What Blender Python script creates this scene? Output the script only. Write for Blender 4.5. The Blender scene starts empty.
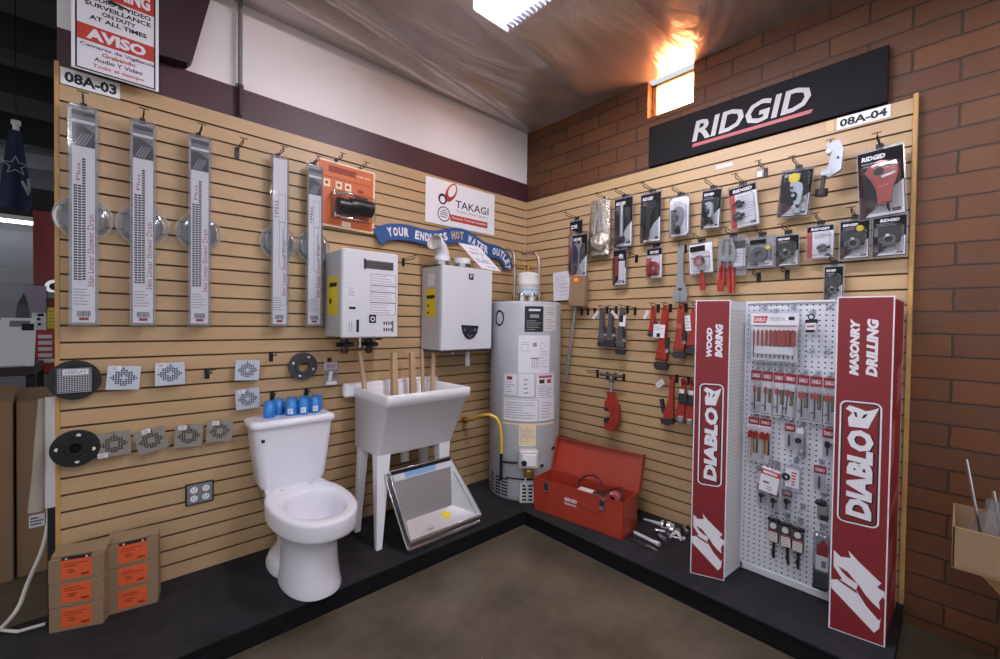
import bpy, math, random
from mathutils import Matrix, Vector
random.seed(7)
WORLD = 0.48
LAMP = 62
LAMP_FILL = 55
EXPO = 0.74
SC = bpy.context.scene
COL = SC.collection
PI = math.pi
R = math.radians

# ------------------------------------------------------------------ materials
def lin(h):
    h = h.lstrip('#')
    o = []
    for i in (0, 2, 4):
        c = int(h[i:i+2], 16) / 255
        o.append(c / 12.92 if c <= .04045 else ((c + .055) / 1.055) ** 2.4)
    return (*o, 1.0)

MATS = {}
def mat(name, hexc, rough=.5, metal=0.0, noise=None, bump=None, alpha=None, coat=0.0, spec=.5, emit=None, stretch=(1, 1, 1)):
    m = bpy.data.materials.new(name)
    m.use_nodes = True
    nt = m.node_tree
    b = nt.nodes['Principled BSDF']
    c = lin(hexc)
    b.inputs['Base Color'].default_value = c
    b.inputs['Roughness'].default_value = rough
    b.inputs['Metallic'].default_value = metal
    b.inputs['Specular IOR Level'].default_value = spec
    b.inputs['Coat Weight'].default_value = coat
    if alpha is not None:
        b.inputs['Alpha'].default_value = alpha
    if emit:
        b.inputs['Emission Color'].default_value = lin(emit[0])
        b.inputs['Emission Strength'].default_value = emit[1]
    if noise or bump:
        tc = nt.nodes.new('ShaderNodeTexCoord')
        mp = nt.nodes.new('ShaderNodeMapping')
        mp.inputs['Scale'].default_value = stretch
        nt.links.new(tc.outputs['Object'], mp.inputs['Vector'])
    if noise:
        n = nt.nodes.new('ShaderNodeTexNoise')
        n.inputs['Scale'].default_value = noise[0]
        n.inputs['Detail'].default_value = 6
        nt.links.new(mp.outputs[0], n.inputs['Vector'])
        r = nt.nodes.new('ShaderNodeValToRGB')
        a = noise[1]
        r.color_ramp.elements[0].position = .3
        r.color_ramp.elements[1].position = .7
        r.color_ramp.elements[0].color = (*[max(0, x * (1 - a)) for x in c[:3]], 1)
        r.color_ramp.elements[1].color = (*[min(1, x * (1 + a)) for x in c[:3]], 1)
        nt.links.new(n.outputs['Fac'], r.inputs[0])
        nt.links.new(r.outputs[0], b.inputs['Base Color'])
    if bump:
        n2 = nt.nodes.new('ShaderNodeTexNoise')
        n2.inputs['Scale'].default_value = bump[0]
        n2.inputs['Detail'].default_value = 5
        nt.links.new(mp.outputs[0], n2.inputs['Vector'])
        bp = nt.nodes.new('ShaderNodeBump')
        bp.inputs['Strength'].default_value = bump[1]
        bp.inputs['Distance'].default_value = bump[2] if len(bump) > 2 else .01
        nt.links.new(n2.outputs['Fac'], bp.inputs['Height'])
        nt.links.new(bp.outputs[0], b.inputs['Normal'])
    MATS[name] = m
    return m

mat('slat', '#b99a73', .42, noise=(2.2, .07), bump=(60, .08, .002), stretch=(1, 1, 5), spec=.4)
mat('mdf', '#6e5235', .8)
mat('edgewood', '#b98f55', .5, noise=(8, .15))
mat('whitewall', '#efe8e6', .75, noise=(1.5, .05), bump=(30, .1, .003))
mat('maroon', '#44252e', .5, noise=(3, .1))
mat('maroon_dark', '#30191d', .55)
mat('carpet', '#302e31', .95, noise=(6, .25), bump=(300, .5, .004), spec=.1)
mat('carpet_edge', '#131316', .9, noise=(40, .4), bump=(200, .5, .004), spec=.15)
mat('porcelain', '#e9e8f0', .12, coat=.4)
mat('water', '#c9cbd3', .05)
mat('polymer', '#f1f0f5', .35)
mat('white', '#e6e6ea', .45)
mat('offwhite', '#cfcac4', .6)
mat('paper', '#dfdde4', .7)
mat('paper_lilac', '#8f8496', .7)
mat('enamel', '#d5d7dc', .3, spec=.5)
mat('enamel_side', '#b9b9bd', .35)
mat('tank_grey', '#a9abb0', .4)
mat('grey', '#77797d', .5)
mat('darkgrey', '#3a3b40', .5)
mat('black', '#0f0f11', .45)
mat('rubber', '#141416', .35)
mat('wire', '#1a1714', .4, .3)
mat('red', '#b7372b', .4)
mat('red_tool', '#9c2b20', .35, coat=.2)
mat('toolbox_red', '#a63a28', .38, noise=(5, .06))
mat('red_print', '#8f1d28', .5)
mat('diablo_red', '#7e2128', .45)
mat('pinkprint', '#b5545a', .5)
mat('orange', '#c8622a', .5)
mat('orange_label', '#d95a2c', .6)
mat('orange_dark', '#8d3313', .6)
mat('cream', '#e8d3b0', .6)
mat('yellow', '#e3c92a', .5)
mat('yellow_hose', '#d8b545', .35)
mat('blue', '#28528a', .45)
mat('blue_cap', '#2378c4', .3, coat=.3)
mat('navy', '#1c2248', .5)
mat('navy_cloth', '#1c2740', .9, noise=(20, .2))
mat('lightblue', '#8fb6e0', .5)
mat('ink', '#16161a', .6)
mat('greyink', '#8a8a93', .6)
mat('grey_logo', '#b9b6b8', .5)
mat('gold', '#c9a77a', .45)
mat('steel', '#b7b8bc', .25, 1.0, bump=(90, .05, .001))
mat('sheetsteel', '#e6e6e8', .36, .85, bump=(6, .12, .01))
mat('toolsteel', '#a6a8ad', .33, .7)
mat('crumple_chrome', '#e4dfd2', .12, 1.0, bump=(30, 1.0, .03))
mat('darksteel', '#45464a', .4, .7)
mat('whitemetal', '#e9e9ec', .25, .3)
mat('chrome', '#e0e0e4', .08, 1.0)
mat('foil', '#c2bcae', .22, .85, bump=(45, 1.0, .02))
mat('castgrey', '#5f6064', .45, .5)
mat('brass', '#b08a4a', .3, 1.0)
mat('flexmetal', '#b5a79a', .3, 1.0)
mat('copper_red', '#a3402c', .4, .3)
mat('cardboard', '#8c7357', .8, noise=(4, .08))
mat('cardboard_dark', '#8d7156', .85, noise=(3, .1))
mat('wood', '#b89a7b', .55, noise=(9, .15), stretch=(1, 1, .2))
mat('standwood', '#a8824f', .55, noise=(6, .15))
mat('signboard', '#161417', .7, spec=.2)
mat('smoke', '#2b3240', .25, alpha=.75, spec=.6)
mat('sheen', '#c9d0da', .2, .4, alpha=.7)
mat('pegwhite', '#d9dbe2', .45)
mat('gap_shade', '#08080a', .9)  # near-black standing in for the shade inside holes and slots
mat('concrete_dark', '#2b2824', .7)
mat('cloth', '#a2988c', .9, bump=(15, .4, .01))
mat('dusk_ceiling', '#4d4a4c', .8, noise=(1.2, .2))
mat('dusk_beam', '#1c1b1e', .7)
mat('tile', '#6f7176', .4)
mat('rack_red', '#7d242b', .5)
mat('tube_light', '#ffffff', .4, emit=('#f6f3ff', LAMP))
mat('tube_fill', '#ffffff', .4, emit=('#f6f3ff', LAMP_FILL))
mat('tube_far', '#ffffff', .4, emit=('#f4f6ff', 10))
mat('drain_dark', '#20262c', .35)
mat('sheen_plate', '#c3cad6', .22, .35)
mat('dull_plate', '#969188', .45, .35)
mat('greyplastic', '#b4b4ba', .4)
mat('lens', '#c4c8d8', .2, alpha=.55)

def node_mat(name):
    m = bpy.data.materials.new(name); m.use_nodes = True
    MATS[name] = m
    nt = m.node_tree
    return m, nt, nt.nodes['Principled BSDF'], nt.nodes.new, nt.links.new

# brick wall: courses 104 mm high, bricks 320 mm long, deep dark joints
m, nt, b, N, LK = node_mat('brick')
tc = N('ShaderNodeTexCoord'); sp = N('ShaderNodeSeparateXYZ'); cb = N('ShaderNodeCombineXYZ')
LK(tc.outputs['Object'], sp.inputs[0])
ad = N('ShaderNodeMath'); ad.operation = 'ADD'; ad.inputs[1].default_value = 2.73 + 3.2
LK(sp.outputs['Y'], ad.inputs[0])
az = N('ShaderNodeMath'); az.operation = 'ADD'; az.inputs[1].default_value = .104 * 20 - .029
LK(sp.outputs['Z'], az.inputs[0])
LK(ad.outputs[0], cb.inputs[0]); LK(az.outputs[0], cb.inputs[1])
nz = N('ShaderNodeTexNoise'); nz.inputs['Scale'].default_value = 9; LK(cb.outputs[0], nz.inputs['Vector'])
mx = N('ShaderNodeMix'); mx.data_type = 'VECTOR'; mx.inputs['Factor'].default_value = .012
LK(cb.outputs[0], mx.inputs[4]); LK(nz.outputs['Color'], mx.inputs[5])
bt = N('ShaderNodeTexBrick'); LK(mx.outputs[1], bt.inputs['Vector'])
bt.inputs['Scale'].default_value = 1; bt.inputs['Brick Width'].default_value = .32; bt.inputs['Row Height'].default_value = .104
bt.inputs['Mortar Size'].default_value = .005; bt.inputs['Mortar Smooth'].default_value = .25; bt.offset = .5
bt.inputs['Color1'].default_value = lin('#6a4120'); bt.inputs['Color2'].default_value = lin('#58341b'); bt.inputs['Mortar'].default_value = lin('#36281a')
n3 = N('ShaderNodeTexNoise'); n3.inputs['Scale'].default_value = 5; n3.inputs['Detail'].default_value = 8; LK(tc.outputs['Object'], n3.inputs['Vector'])
rp = N('ShaderNodeValToRGB'); rp.color_ramp.elements[0].color = (.7, .7, .7, 1); rp.color_ramp.elements[1].color = (1.2, 1.15, 1.1, 1); LK(n3.outputs['Fac'], rp.inputs[0])
mm = N('ShaderNodeMix'); mm.data_type = 'RGBA'; mm.blend_type = 'MULTIPLY'; mm.inputs['Factor'].default_value = 1
LK(bt.outputs['Color'], mm.inputs[6]); LK(rp.outputs[0], mm.inputs[7]); LK(mm.outputs[2], b.inputs['Base Color'])
b.inputs['Roughness'].default_value = .6
n4 = N('ShaderNodeTexNoise'); n4.inputs['Scale'].default_value = 60; LK(tc.outputs['Object'], n4.inputs['Vector'])
iv = N('ShaderNodeMath'); iv.operation = 'MULTIPLY_ADD'; iv.inputs[1].default_value = -1; LK(bt.outputs['Fac'], iv.inputs[0])
sc = N('ShaderNodeMath'); sc.operation = 'MULTIPLY'; sc.inputs[1].default_value = .12; LK(n4.outputs['Fac'], sc.inputs[0]); LK(sc.outputs[0], iv.inputs[2])
bp = N('ShaderNodeBump'); bp.inputs['Strength'].default_value = .9; bp.inputs['Distance'].default_value = .012
LK(iv.outputs[0], bp.inputs['Height']); LK(bp.outputs[0], b.inputs['Normal'])

# polished, mottled concrete floor
m, nt, b, N, LK = node_mat('floor')
tc = N('ShaderNodeTexCoord')
n1 = N('ShaderNodeTexNoise'); n1.inputs['Scale'].default_value = 2.6; n1.inputs['Detail'].default_value = 9; n1.inputs['Roughness'].default_value = .65; LK(tc.outputs['Object'], n1.inputs['Vector'])
rp = N('ShaderNodeValToRGB'); e = rp.color_ramp.elements
e[0].position = .3; e[0].color = lin('#3d352c'); e[1].position = .72; e[1].color = lin('#695f50')
LK(n1.outputs['Fac'], rp.inputs[0])
n2 = N('ShaderNodeTexVoronoi'); n2.inputs['Scale'].default_value = 7; LK(tc.outputs['Object'], n2.inputs['Vector'])
r2 = N('ShaderNodeValToRGB'); e = r2.color_ramp.elements
e[0].position = .018; e[0].color = (1, 1, 1, 1); e[1].position = .03; e[1].color = (0, 0, 0, 1); LK(n2.outputs['Distance'], r2.inputs[0])
mm = N('ShaderNodeMix'); mm.data_type = 'RGBA'; LK(r2.outputs[0], mm.inputs['Factor']); LK(rp.outputs[0], mm.inputs[6]); mm.inputs[7].default_value = lin('#a39a8c')
LK(mm.outputs[2], b.inputs['Base Color'])
r3 = N('ShaderNodeMapRange'); r3.inputs[3].default_value = .28; r3.inputs[4].default_value = .5; LK(n1.outputs['Fac'], r3.inputs[0]); LK(r3.outputs[0], b.inputs['Roughness'])
b.inputs['Specular IOR Level'].default_value = .35

# ceiling lined with a slack glossy sheet: long soft folds, their streaky shade also put into the colour
m, nt, b, N, LK = node_mat('ceiling_sheet')
tc = N('ShaderNodeTexCoord'); mp = N('ShaderNodeMapping'); LK(tc.outputs['Object'], mp.inputs['Vector'])
mp.inputs['Rotation'].default_value = (0, 0, R(8)); mp.inputs['Scale'].default_value = (.6, 1.7, 1)
n1 = N('ShaderNodeTexNoise'); n1.inputs['Scale'].default_value = 1.5; n1.inputs['Detail'].default_value = 5; n1.inputs['Distortion'].default_value = .7; LK(mp.outputs[0], n1.inputs['Vector'])
rp = N('ShaderNodeValToRGB'); e = rp.color_ramp.elements
e[0].position = .3; e[0].color = lin('#a39a98'); e[1].position = .68; e[1].color = lin('#cfc6c2'); LK(n1.outputs['Fac'], rp.inputs[0]); LK(rp.outputs[0], b.inputs['Base Color'])
b.inputs['Roughness'].default_value = .28; b.inputs['Specular IOR Level'].default_value = .8; b.inputs['Metallic'].default_value = .6
bp = N('ShaderNodeBump'); bp.inputs['Strength'].default_value = .5; bp.inputs['Distance'].default_value = .09
LK(n1.outputs['Fac'], bp.inputs['Height']); LK(bp.outputs[0], b.inputs['Normal'])

# thin clear plastic: see-through with sharp reflections
def plastic(name, tint, f0, f1, rough, milk):
    m, nt, b, N, LK = node_mat(name)
    out = nt.nodes['Material Output']
    tr = N('ShaderNodeBsdfTransparent'); tr.inputs[0].default_value = lin(tint)
    gl = N('ShaderNodeBsdfGlossy'); gl.inputs['Roughness'].default_value = rough
    lw = N('ShaderNodeLayerWeight'); lw.inputs[0].default_value = .35
    mr = N('ShaderNodeMapRange'); mr.inputs[3].default_value = f0; mr.inputs[4].default_value = f1; LK(lw.outputs['Fresnel'], mr.inputs[0])
    mx = N('ShaderNodeMixShader'); LK(mr.outputs[0], mx.inputs[0]); LK(tr.outputs[0], mx.inputs[1]); LK(gl.outputs[0], mx.inputs[2])
    df = N('ShaderNodeBsdfDiffuse'); df.inputs[0].default_value = lin('#e4e8f0')
    m2 = N('ShaderNodeMixShader'); m2.inputs[0].default_value = milk; LK(mx.outputs[0], m2.inputs[1]); LK(df.outputs[0], m2.inputs[2])
    LK(m2.outputs[0], out.inputs['Surface'])
plastic('clear', '#fbfcfd', .02, .5, .06, .01)
plastic('haze', '#f2f4f8', .06, .6, .12, .10)

# sunlit window pane: blazing orange daylight
m, nt, b, N, LK = node_mat('sunlit_pane')
tc = N('ShaderNodeTexCoord'); n1 = N('ShaderNodeTexNoise'); n1.inputs['Scale'].default_value = 6; LK(tc.outputs['Object'], n1.inputs['Vector'])
rp = N('ShaderNodeValToRGB'); e = rp.color_ramp.elements
e[0].position = .25; e[0].color = (1, .2, .06, 1); e[1].position = .5; e[1].color = (1, .36, .14, 1); LK(n1.outputs['Fac'], rp.inputs[0])
LK(rp.outputs[0], b.inputs['Emission Color']); b.inputs['Emission Strength'].default_value = 26
b.inputs['Base Color'].default_value = (.1, .05, .02, 1)

# ------------------------------------------------------------------ mesh building
TXT = {}
def text_geo(s, bold, shear):
    k = (s, bold, shear)
    if k not in TXT:
        cu = bpy.data.curves.new('t', 'FONT'); cu.body = s; cu.offset = bold; cu.shear = shear
        cu.resolution_u = 2; cu.fill_mode = 'FRONT' if hasattr(cu, 'fill_mode') else cu.fill_mode
        ob = bpy.data.objects.new('t', cu); COL.objects.link(ob)
        dg = bpy.context.evaluated_depsgraph_get()
        me = bpy.data.meshes.new_from_object(ob.evaluated_get(dg))
        v = [(p.co.x, p.co.y) for p in me.vertices]; f = [tuple(p.vertices) for p in me.polygons]
        bpy.data.objects.remove(ob); bpy.data.curves.remove(cu); bpy.data.meshes.remove(me)
        xs = [p[0] for p in v]; ys = [p[1] for p in v]
        TXT[k] = (v, f, min(xs), max(xs), min(ys), max(ys))
    return TXT[k]

class MB:
    def __init__(s): s.v, s.f, s.m, s.s, s.mats, s.M = [], [], [], [], [], Matrix()
    def add(s, vs, fs, m, sm=False):
        o = len(s.v)
        s.v += [tuple(s.M @ Vector(p)) for p in vs]
        if m not in s.mats: s.mats.append(m)
        i = s.mats.index(m)
        flip = s.M.determinant() < 0
        for f in fs:
            f = tuple(o + k for k in f)
            s.f.append(f[::-1] if flip else f); s.m.append(i); s.s.append(sm)
        return s
    def box(s, x0, x1, y0, y1, z0, z1, m, c=0.0):
        if x1 < x0: x0, x1 = x1, x0
        if y1 < y0: y0, y1 = y1, y0
        if z1 < z0: z0, z1 = z1, z0
        c = min(c, .45 * min(x1 - x0, y1 - y0, z1 - z0))
        if c <= 0:
            vs = [(x, y, z) for z in (z0, z1) for x, y in ((x0, y0), (x1, y0), (x1, y1), (x0, y1))]
            return s.add(vs, [(3, 2, 1, 0), (4, 5, 6, 7), (0, 1, 5, 4), (1, 2, 6, 5), (2, 3, 7, 6), (3, 0, 4, 7)], m)
        rings = []
        for z, k in ((z0, c), (z0 + c, 0), (z1 - c, 0), (z1, c)):
            a0, a1, b0, b1 = x0 + k, x1 - k, y0 + k, y1 - k
            d = c if k == 0 else c * .6
            rings.append([(a0 + d, b0, z), (a1 - d, b0, z), (a1, b0 + d, z), (a1, b1 - d, z), (a1 - d, b1, z), (a0 + d, b1, z), (a0, b1 - d, z), (a0, b0 + d, z)])
        return s.loft(rings, m, sm=False)
    def loft(s, rings, m, caps=(True, True), sm=True, close=False):
        n = len(rings[0]); vs = [p for r in rings for p in r]; fs = []
        k = len(rings)
        for i in range(k if close else k - 1):
            a, b2 = i * n, ((i + 1) % k) * n
            for j in range(n):
                j2 = (j + 1) % n
                fs.append((a + j, a + j2, b2 + j2, b2 + j))
        s.add(vs, fs, m, sm)
        if not close:
            if caps[0]: s.add(rings[0], [tuple(range(n))[::-1]], m)
            if caps[1]: s.add(rings[-1], [tuple(range(n))], m)
        return s
    def prism(s, poly, y0, y1, m, side=None):
        """polygon in x,z pushed from y0 (front, towards the viewer) to y1"""
        a = sum(poly[i][0] * poly[(i + 1) % len(poly)][1] - poly[(i + 1) % len(poly)][0] * poly[i][1] for i in range(len(poly)))
        if a < 0: poly = poly[::-1]
        n = len(poly)
        s.add([(x, y0, z) for x, z in poly], [tuple(range(n))], m)
        s.add([(x, y1, z) for x, z in poly], [tuple(range(n))[::-1]], m)
        vs = [(x, y0, z) for x, z in poly] + [(x, y1, z) for x, z in poly]
        return s.add(vs, [(j, n + j, n + (j + 1) % n, (j + 1) % n) for j in range(n)], side or m)
    def slab(s, poly, z0, z1, m):
        """polygon in x,y raised from z0 to z1"""
        a = sum(poly[i][0] * poly[(i + 1) % len(poly)][1] - poly[(i + 1) % len(poly)][0] * poly[i][1] for i in range(len(poly)))
        if a < 0: poly = poly[::-1]
        return s.loft([[(x, y, z0) for x, y in poly], [(x, y, z1) for x, y in poly]], m, sm=False)
    def flat(s, poly, y, m):
        a = sum(poly[i][0] * poly[(i + 1) % len(poly)][1] - poly[(i + 1) % len(poly)][0] * poly[i][1] for i in range(len(poly)))
        if a < 0: poly = poly[::-1]
        return s.add([(x, y, z) for x, z in poly], [tuple(range(len(poly)))], m)
    def rect(s, x0, x1, z0, z1, y, m): return s.flat([(x0, z0), (x1, z0), (x1, z1), (x0, z1)], y, m)
    def frame(s, x0, x1, z0, z1, t, y, m):
        s.rect(x0, x1, z0, z0 + t, y, m); s.rect(x0, x1, z1 - t, z1, y, m)
        s.rect(x0, x0 + t, z0, z1, y, m); return s.rect(x1 - t, x1, z0, z1, y, m)
    def rrect(s, x0, x1, z0, z1, r, n=5):
        o = []
        for cx, cz, a in ((x1 - r, z0 + r, -90), (x1 - r, z1 - r, 0), (x0 + r, z1 - r, 90), (x0 + r, z0 + r, 180)):
            for k in range(n + 1):
                t = R(a + 90 * k / n); o.append((cx + r * math.cos(t), cz + r * math.sin(t)))
        return o
    def ringflat(s, a, b2, y, m):
        n = len(a); vs = [(x, y, z) for x, z in a] + [(x, y, z) for x, z in b2]
        return s.add(vs, [(j, (j + 1) % n, n + (j + 1) % n, n + j) for j in range(n)], m)
    def cyl(s, p0, p1, r0, m, r1=None, n=16, caps=(True, True), sm=True):
        r1 = r0 if r1 is None else r1
        return s.tube([p0, p1], [r0, r1], m, n, caps, sm)
    def tube(s, pts, r, m, n=8, caps=(True, True), sm=True):
        P = [Vector(p) for p in pts]
        rs = r if isinstance(r, (list, tuple)) else [r] * len(P)
        rings = []; up = None
        for i, p in enumerate(P):
            t = (P[min(i + 1, len(P) - 1)] - P[max(i - 1, 0)]).normalized()
            if up is None:
                a = Vector((0, 0, 1)) if abs(t.z) < .9 else Vector((1, 0, 0))
                u = a.cross(t).normalized()
            else:
                u = (up - t * up.dot(t)).normalized()
            up = u; w = t.cross(u)
            rings.append([tuple(p + (u * math.cos(2 * PI * k / n) + w * math.sin(2 * PI * k / n)) * rs[i]) for k in range(n)])
        return s.loft(rings, m, caps, sm)
    def lathe(s, prof, m, n=24, c=(0, 0, 0), caps=(True, True), sm=True):
        """profile of (radius, z) about a vertical axis at c"""
        return s.loft([[(c[0] + r * math.cos(2 * PI * k / n), c[1] + r * math.sin(2 * PI * k / n), c[2] + z) for k in range(n)] for r, z in prof], m, caps, sm)
    def disc(s, x, z, r, y0, y1, m, n=20, rx=None):
        rx = rx or r
        return s.prism([(x + rx * math.cos(2 * PI * k / n), z + r * math.sin(2 * PI * k / n)) for k in range(n)], y0, y1, m)
    def ring(s, x, z, r0, r1, y0, y1, m, n=24):
        a = [(x + r0 * math.cos(2 * PI * k / n), z + r0 * math.sin(2 * PI * k / n)) for k in range(n)]
        b2 = [(x + r1 * math.cos(2 * PI * k / n), z + r1 * math.sin(2 * PI * k / n)) for k in range(n)]
        return s.loft([[(p, y0, q) for p, q in a], [(p, y0, q) for p, q in b2], [(p, y1, q) for p, q in b2], [(p, y1, q) for p, q in a]], m, sm=False, close=True)
    def ball(s, c, r, m, n=12, sc3=(1, 1, 1)):
        k = n // 2
        return s.loft([[(c[0] + sc3[0] * r * math.sin(PI * i / k) * math.cos(2 * PI * j / n), c[1] + sc3[1] * r * math.sin(PI * i / k) * math.sin(2 * PI * j / n), c[2] - sc3[2] * r * math.cos(PI * i / k)) for j in range(n)] for i in [.08] + list(range(1, k)) + [k - .08]], m)
    def text(s, t, x0, x1, z0, z1, y, m, rot=0, bold=.02, shear=0):
        v, f, a0, a1, b0, b1 = text_geo(t, bold, shear)
        o = []
        for px, py in v:
            u, w = (px - a0) / (a1 - a0), (py - b0) / (b1 - b0)
            if rot == 0: o.append((x0 + u * (x1 - x0), y, z0 + w * (z1 - z0)))
            else: o.append((x1 - w * (x1 - x0), y, z0 + u * (z1 - z0)))
        return s.add(o, f, m)
    def lines(s, x0, x1, z0, z1, n, y, m, t=.5):
        h = (z1 - z0) / n
        for i in range(n):
            z = z1 - (i + .5) * h
            s.rect(x0, x0 + (x1 - x0) * random.uniform(.55, 1), z - h * t / 2, z + h * t / 2, y, m)
        return s
    def build(s, name, parent=None, label=None, bevel=0.0):
        me = bpy.data.meshes.new(name)
        me.from_pydata(s.v, [], s.f)
        for k in s.mats: me.materials.append(MATS[k])
        me.polygons.foreach_set('material_index', s.m)
        me.polygons.foreach_set('use_smooth', s.s)
        me.update()
        o = bpy.data.objects.new(name, me); COL.objects.link(o)
        if parent is not None: o.parent = parent
        if label: o['label'] = label
        if bevel:
            b = o.modifiers.new('Bevel', 'BEVEL'); b.width = bevel; b.segments = 2; b.limit_method = 'ANGLE'; b.angle_limit = R(40)
        return o

def thing(name, label, cat, loc=(0, 0, 0), rz=0.0, group=None, tilt=0.0):
    o = bpy.data.objects.new(name, None); COL.objects.link(o)
    o.empty_display_size = .05
    o.location = loc; o.rotation_euler = (0, tilt, rz)
    o['label'] = label; o['category'] = cat
    if group: o['group'] = group
    return o
def tag(o, label, cat, group=None):
    o['label'] = label; o['category'] = cat
    if group: o['group'] = group
    return o
def struct(o): o['kind'] = 'structure'; return o
def stick(o, root):
    o.parent = root; return o
# a place on either display wall: s runs along the wall (x on the left one, y on the right one)
def at(wall, s, z, d=0.0):
    return ((s, -d, z), 0.0) if wall == 'L' else ((-d, s, z), -PI / 2)
def wall_thing(wall, s, z, name, label, cat, group=None, d=0.0, roll=0.0):
    loc, rz = at(wall, s, z, d)
    o = thing(name, label, cat, loc, rz, group)
    if roll: o.rotation_euler = (Matrix.Rotation(rz, 3, 'Z') @ Matrix.Rotation(roll, 3, 'Y')).to_euler()
    return o
# ------------------------------------------------------------------ camera
cam = bpy.data.cameras.new('camera'); co = bpy.data.objects.new('camera', cam); COL.objects.link(co)
cam.sensor_width = 36; cam.lens = 36 * 424.606 / 1000; cam.clip_start = .05
yaw, pit, rol = R(47.065), R(-.952), R(.817)
fw = Vector((math.cos(pit) * math.cos(yaw), math.cos(pit) * math.sin(yaw), math.sin(pit)))
rt = Vector((math.sin(yaw), -math.cos(yaw), 0)); up = rt.cross(fw)
r2 = rt * math.cos(rol) + up * math.sin(rol); u2 = -rt * math.sin(rol) + up * math.cos(rol)
M = Matrix((r2, u2, -fw)).transposed().to_4x4(); M.translation = Vector((-2.8306, -2.7088, 1.3368))
co.matrix_world = M
SC.camera = co
SC.view_settings.view_transform = 'Standard'; SC.view_settings.look = 'None'
SC.view_settings.gamma = 1; SC.view_settings.use_curve_mapping = False
SC.view_settings.exposure = EXPO
SC.cycles.use_denoising = True
SC.cycles.max_bounces = 8; SC.cycles.transparent_max_bounces = 24
SC.cycles.sample_clamp_indirect = 6
w = bpy.data.worlds.new('world'); SC.world = w; w.use_nodes = True
w.node_tree.nodes['Background'].inputs[0].default_value = (.92, .95, 1, 1)
w.node_tree.nodes['Background'].inputs[1].default_value = WORLD

# ------------------------------------------------------------------ the setting
CEIL = 3.08
b = MB(); b.box(-7, 1, -7, 5.2, -.2, -.1, 'floor'); struct(b.build('floor'))
def sag(x, y):
    z = 0
    for a, k, h, w in ((-.2, .13, .05, .11), (-.42, .17, .035, .1), (-1.0, .12, .03, .25), (-1.9, .2, .03, .3)):
        d = y - (a + k * (x + 2)); z -= h * math.exp(-(d / (w if d < 0 else w * .3)) ** 2)
    return z * min(1, max(0, -y / .08)) * min(1, max(0, -x / .25))
b = MB(); nx_, ny_ = 60, 150; X_ = [-5 + 5.035 * i / nx_ for i in range(nx_ + 1)]; Y_ = [.03 - 5.53 * (j / ny_) ** 1.5 for j in range(ny_ + 1)]
b.add([(x, y, CEIL + sag(x, y)) for x in X_ for y in Y_], [(i * (ny_ + 1) + j, (i + 1) * (ny_ + 1) + j, (i + 1) * (ny_ + 1) + j + 1, i * (ny_ + 1) + j + 1) for i in range(nx_) for j in range(ny_)], 'ceiling_sheet', True)
b.box(-5, .035, -5.5, .03, CEIL + .02, CEIL + .05, 'dusk_ceiling'); struct(b.build('ceiling'))
b = MB(); b.box(-2.985, .2, .03, .16, -.1, CEIL, 'whitewall')
struct(b.build('wall_left'))
b = MB(); b.box(-2.985, .03, .018, .03, 2.44, 2.612, 'maroon'); struct(b.build('trim_1'))
# brick wall with the window opening
b = MB(); WY0, WY1, WZ = -1.485, -1.16, 2.82
b.box(.03, .25, -5.5, WY0, -.1, CEIL, 'brick'); b.box(.03, .25, WY1, .03, -.1, CEIL, 'brick'); b.box(.03, .25, WY0, WY1, -.1, WZ, 'brick')
struct(b.build('wall_right'))
wn = MB()
wn.box(.10, .15, WY0, WY0 + .025, WZ, CEIL, 'edgewood'); wn.box(.10, .15, WY1 - .03, WY1, WZ, CEIL, 'edgewood')
wn.box(.10, .15, WY0, WY1, WZ, WZ + .02, 'edgewood'); wn.box(.10, .15, WY0, WY1, CEIL - .02, CEIL, 'edgewood')
wo = struct(wn.build('window_1'))
b = MB(); b.box(.12, .13, WY0 + .025, WY1 - .03, WZ + .02, CEIL - .02, 'sunlit_pane'); b.build('pane', wo, 'pane ablaze with orange light')
# the storeroom seen past the end of the left wall
b = MB(); b.box(-7, .2, 4.6, 4.7, -.1, 3.6, 'tile')
for k in range(16): b.box(-7, .2, 4.595, 4.6, .1 + k * .2, .108 + k * .2, 'grey')
struct(b.build('wall_back'))
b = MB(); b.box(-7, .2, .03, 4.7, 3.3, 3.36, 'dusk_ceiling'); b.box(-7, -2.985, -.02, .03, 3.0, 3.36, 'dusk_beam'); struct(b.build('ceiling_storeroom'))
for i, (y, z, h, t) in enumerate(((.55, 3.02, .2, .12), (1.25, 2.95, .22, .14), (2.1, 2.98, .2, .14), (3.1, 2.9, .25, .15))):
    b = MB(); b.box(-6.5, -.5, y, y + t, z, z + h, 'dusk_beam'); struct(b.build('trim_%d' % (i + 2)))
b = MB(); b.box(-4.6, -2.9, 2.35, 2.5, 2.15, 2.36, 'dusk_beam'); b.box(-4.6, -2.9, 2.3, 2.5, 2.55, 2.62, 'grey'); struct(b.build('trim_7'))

# raised L-shaped display platform
t = thing('display_platform', 'low black carpeted L-shaped platform running along both display walls', 'platform', (0, 0, -.1))
b = MB(); b.slab([(-3.9, -.645), (-.65, -.645), (-.65, -2.565), (.03, -2.565), (.03, .03), (-3.9, .03)], .092, .1, 'carpet'); b.build('carpet_top', t)
b = MB(); b.slab([(-3.89, -.64), (-.645, -.64), (-.645, -2.56), (.03, -2.56), (.03, .03), (-3.89, .03)], 0, .092, 'carpet_edge'); b.build('riser', t, 'nearly black carpeted step edge')

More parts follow.
